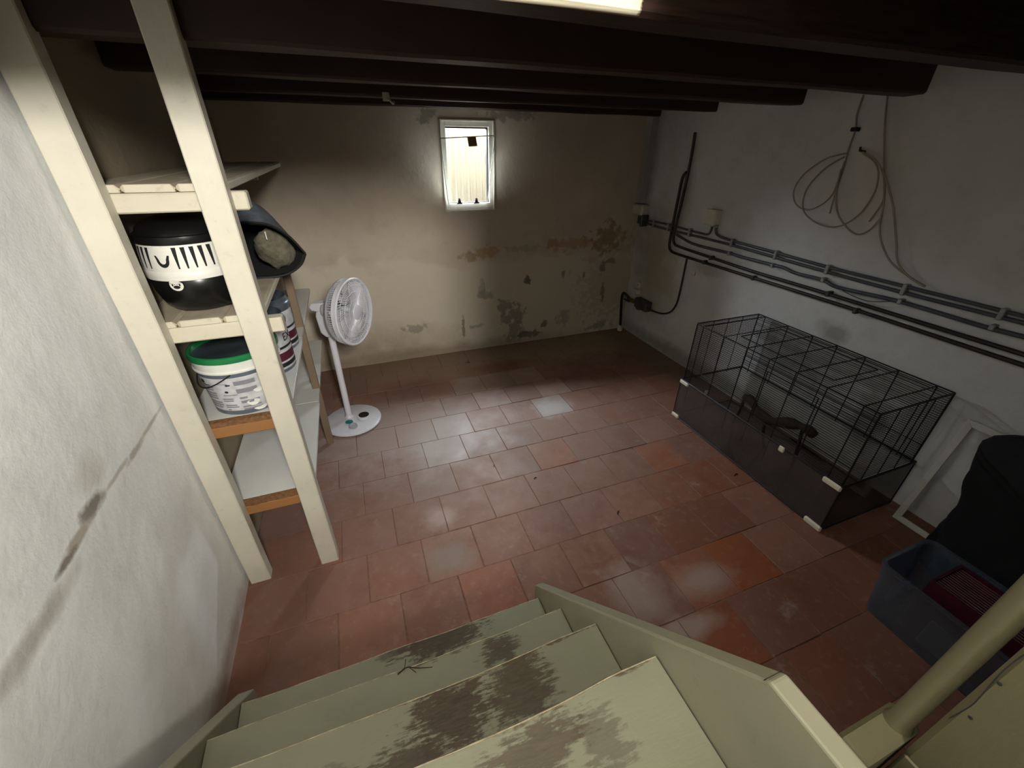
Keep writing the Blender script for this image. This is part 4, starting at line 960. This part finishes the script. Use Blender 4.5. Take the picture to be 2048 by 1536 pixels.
# hanging coil of beige cable
def cable(parts, r=.0042, x=XR-.012):
    out = []
    for i, p in enumerate(parts):
        out.append([(x-.004*i, y, z) for y, z in p])
    return out
co = root('cable_coil', (XR-.02, 1.56, 1.58), 'loose coil of beige cable hanging on the right wall', 'cable')
loops = [[(1.653, 1.80), (1.651, 1.722), (1.632, 1.657), (1.631, 1.583), (1.622, 1.489), (1.618, 1.382), (1.608, 1.279)],
         [(1.63, 1.558), (1.73, 1.529), (1.822, 1.452), (1.85, 1.371), (1.812, 1.304), (1.732, 1.283), (1.666, 1.316), (1.631, 1.362), (1.623, 1.418), (1.626, 1.524)],
         [(1.633, 1.541), (1.713, 1.485), (1.773, 1.387), (1.761, 1.29), (1.692, 1.239), (1.594, 1.218), (1.518, 1.235), (1.456, 1.299), (1.43, 1.39), (1.44, 1.465), (1.477, 1.52), (1.557, 1.563)],
         [(1.559, 1.567), (1.484, 1.536), (1.426, 1.482), (1.397, 1.435), (1.375, 1.361), (1.398, 1.271)],
         [(1.622, 1.489), (1.604, 1.383), (1.562, 1.295), (1.499, 1.238), (1.427, 1.207), (1.376, 1.238), (1.35, 1.304)]]
for i, p in enumerate(cable(loops, x=XR-.014)): MB().tube(smooth_path(p, 6), .0040, 6).build('cable_loop', M_cable, co, True)
MB().tube([(XR+.004, 1.557, 1.566), (XR-.040, 1.557, 1.570), (XR-.044, 1.557, 1.585)], .005, 7).build('hook_nail', M_black_matte, co)
MB().cham((XR-.026, 1.618, 1.650), (XR+.004, 1.650, 1.668), .003).build('cable_clip', M_black_matte, co)
for i, (p, lb) in enumerate(zip(cable([[(1.537, 1.80), (1.497, 1.677), (1.435, 1.522), (1.37, 1.37), (1.345, 1.27), (1.309, 1.196), (1.238, 1.12), (1.153, 1.077), (1.06, 1.046)],
                 [(1.430, 1.50), (1.37, 1.42), (1.316, 1.342), (1.246, 1.208), (1.2, 1.119), (1.131, 1.070), (1.067, 1.046)]], x=XR-.030), ('long beige cable hanging from the beam down to the conduits', 'shorter beige cable beside the long one, ending on the top conduit'))):
    tag(MB().tube(smooth_path(p, 6), .0040, 6).build('hanging_cable', M_cable, None, True), lb, 'cable')
tc = [(WX-.012, y, z) for y, z in ((1.42, .945), (1.35, .925), (1.25, .918), (1.16, .945))]
tag(MB().tube(smooth_path(tc, 6), .0022, 5).build('thin_wire', M_conduit, None, True), 'thin grey wire sagging under the flexible conduit', 'wire')
tw = smooth_path([(-.075, .632, .3615), (-.050, .640, .363), (-.020, .628, .3625), (.015, .618, .3615)], 5)
tb = MB().tube(tw, [.0008+.0010*(1-i/15) for i in range(16)], 5).build('dry_twig', M_branch, None, True); tag(tb, 'tiny dry twig lying on the second stair tread', 'twig')
MB().tube([tw[4], tw[4]+Vector((.006, .022, .001))], .0010, 5).build('side_shoot', M_branch, tb); MB().tube([tw[6], tw[6]+Vector((.016, -.020, .0005))], .0009, 5).build('side_shoot', M_branch, tb)
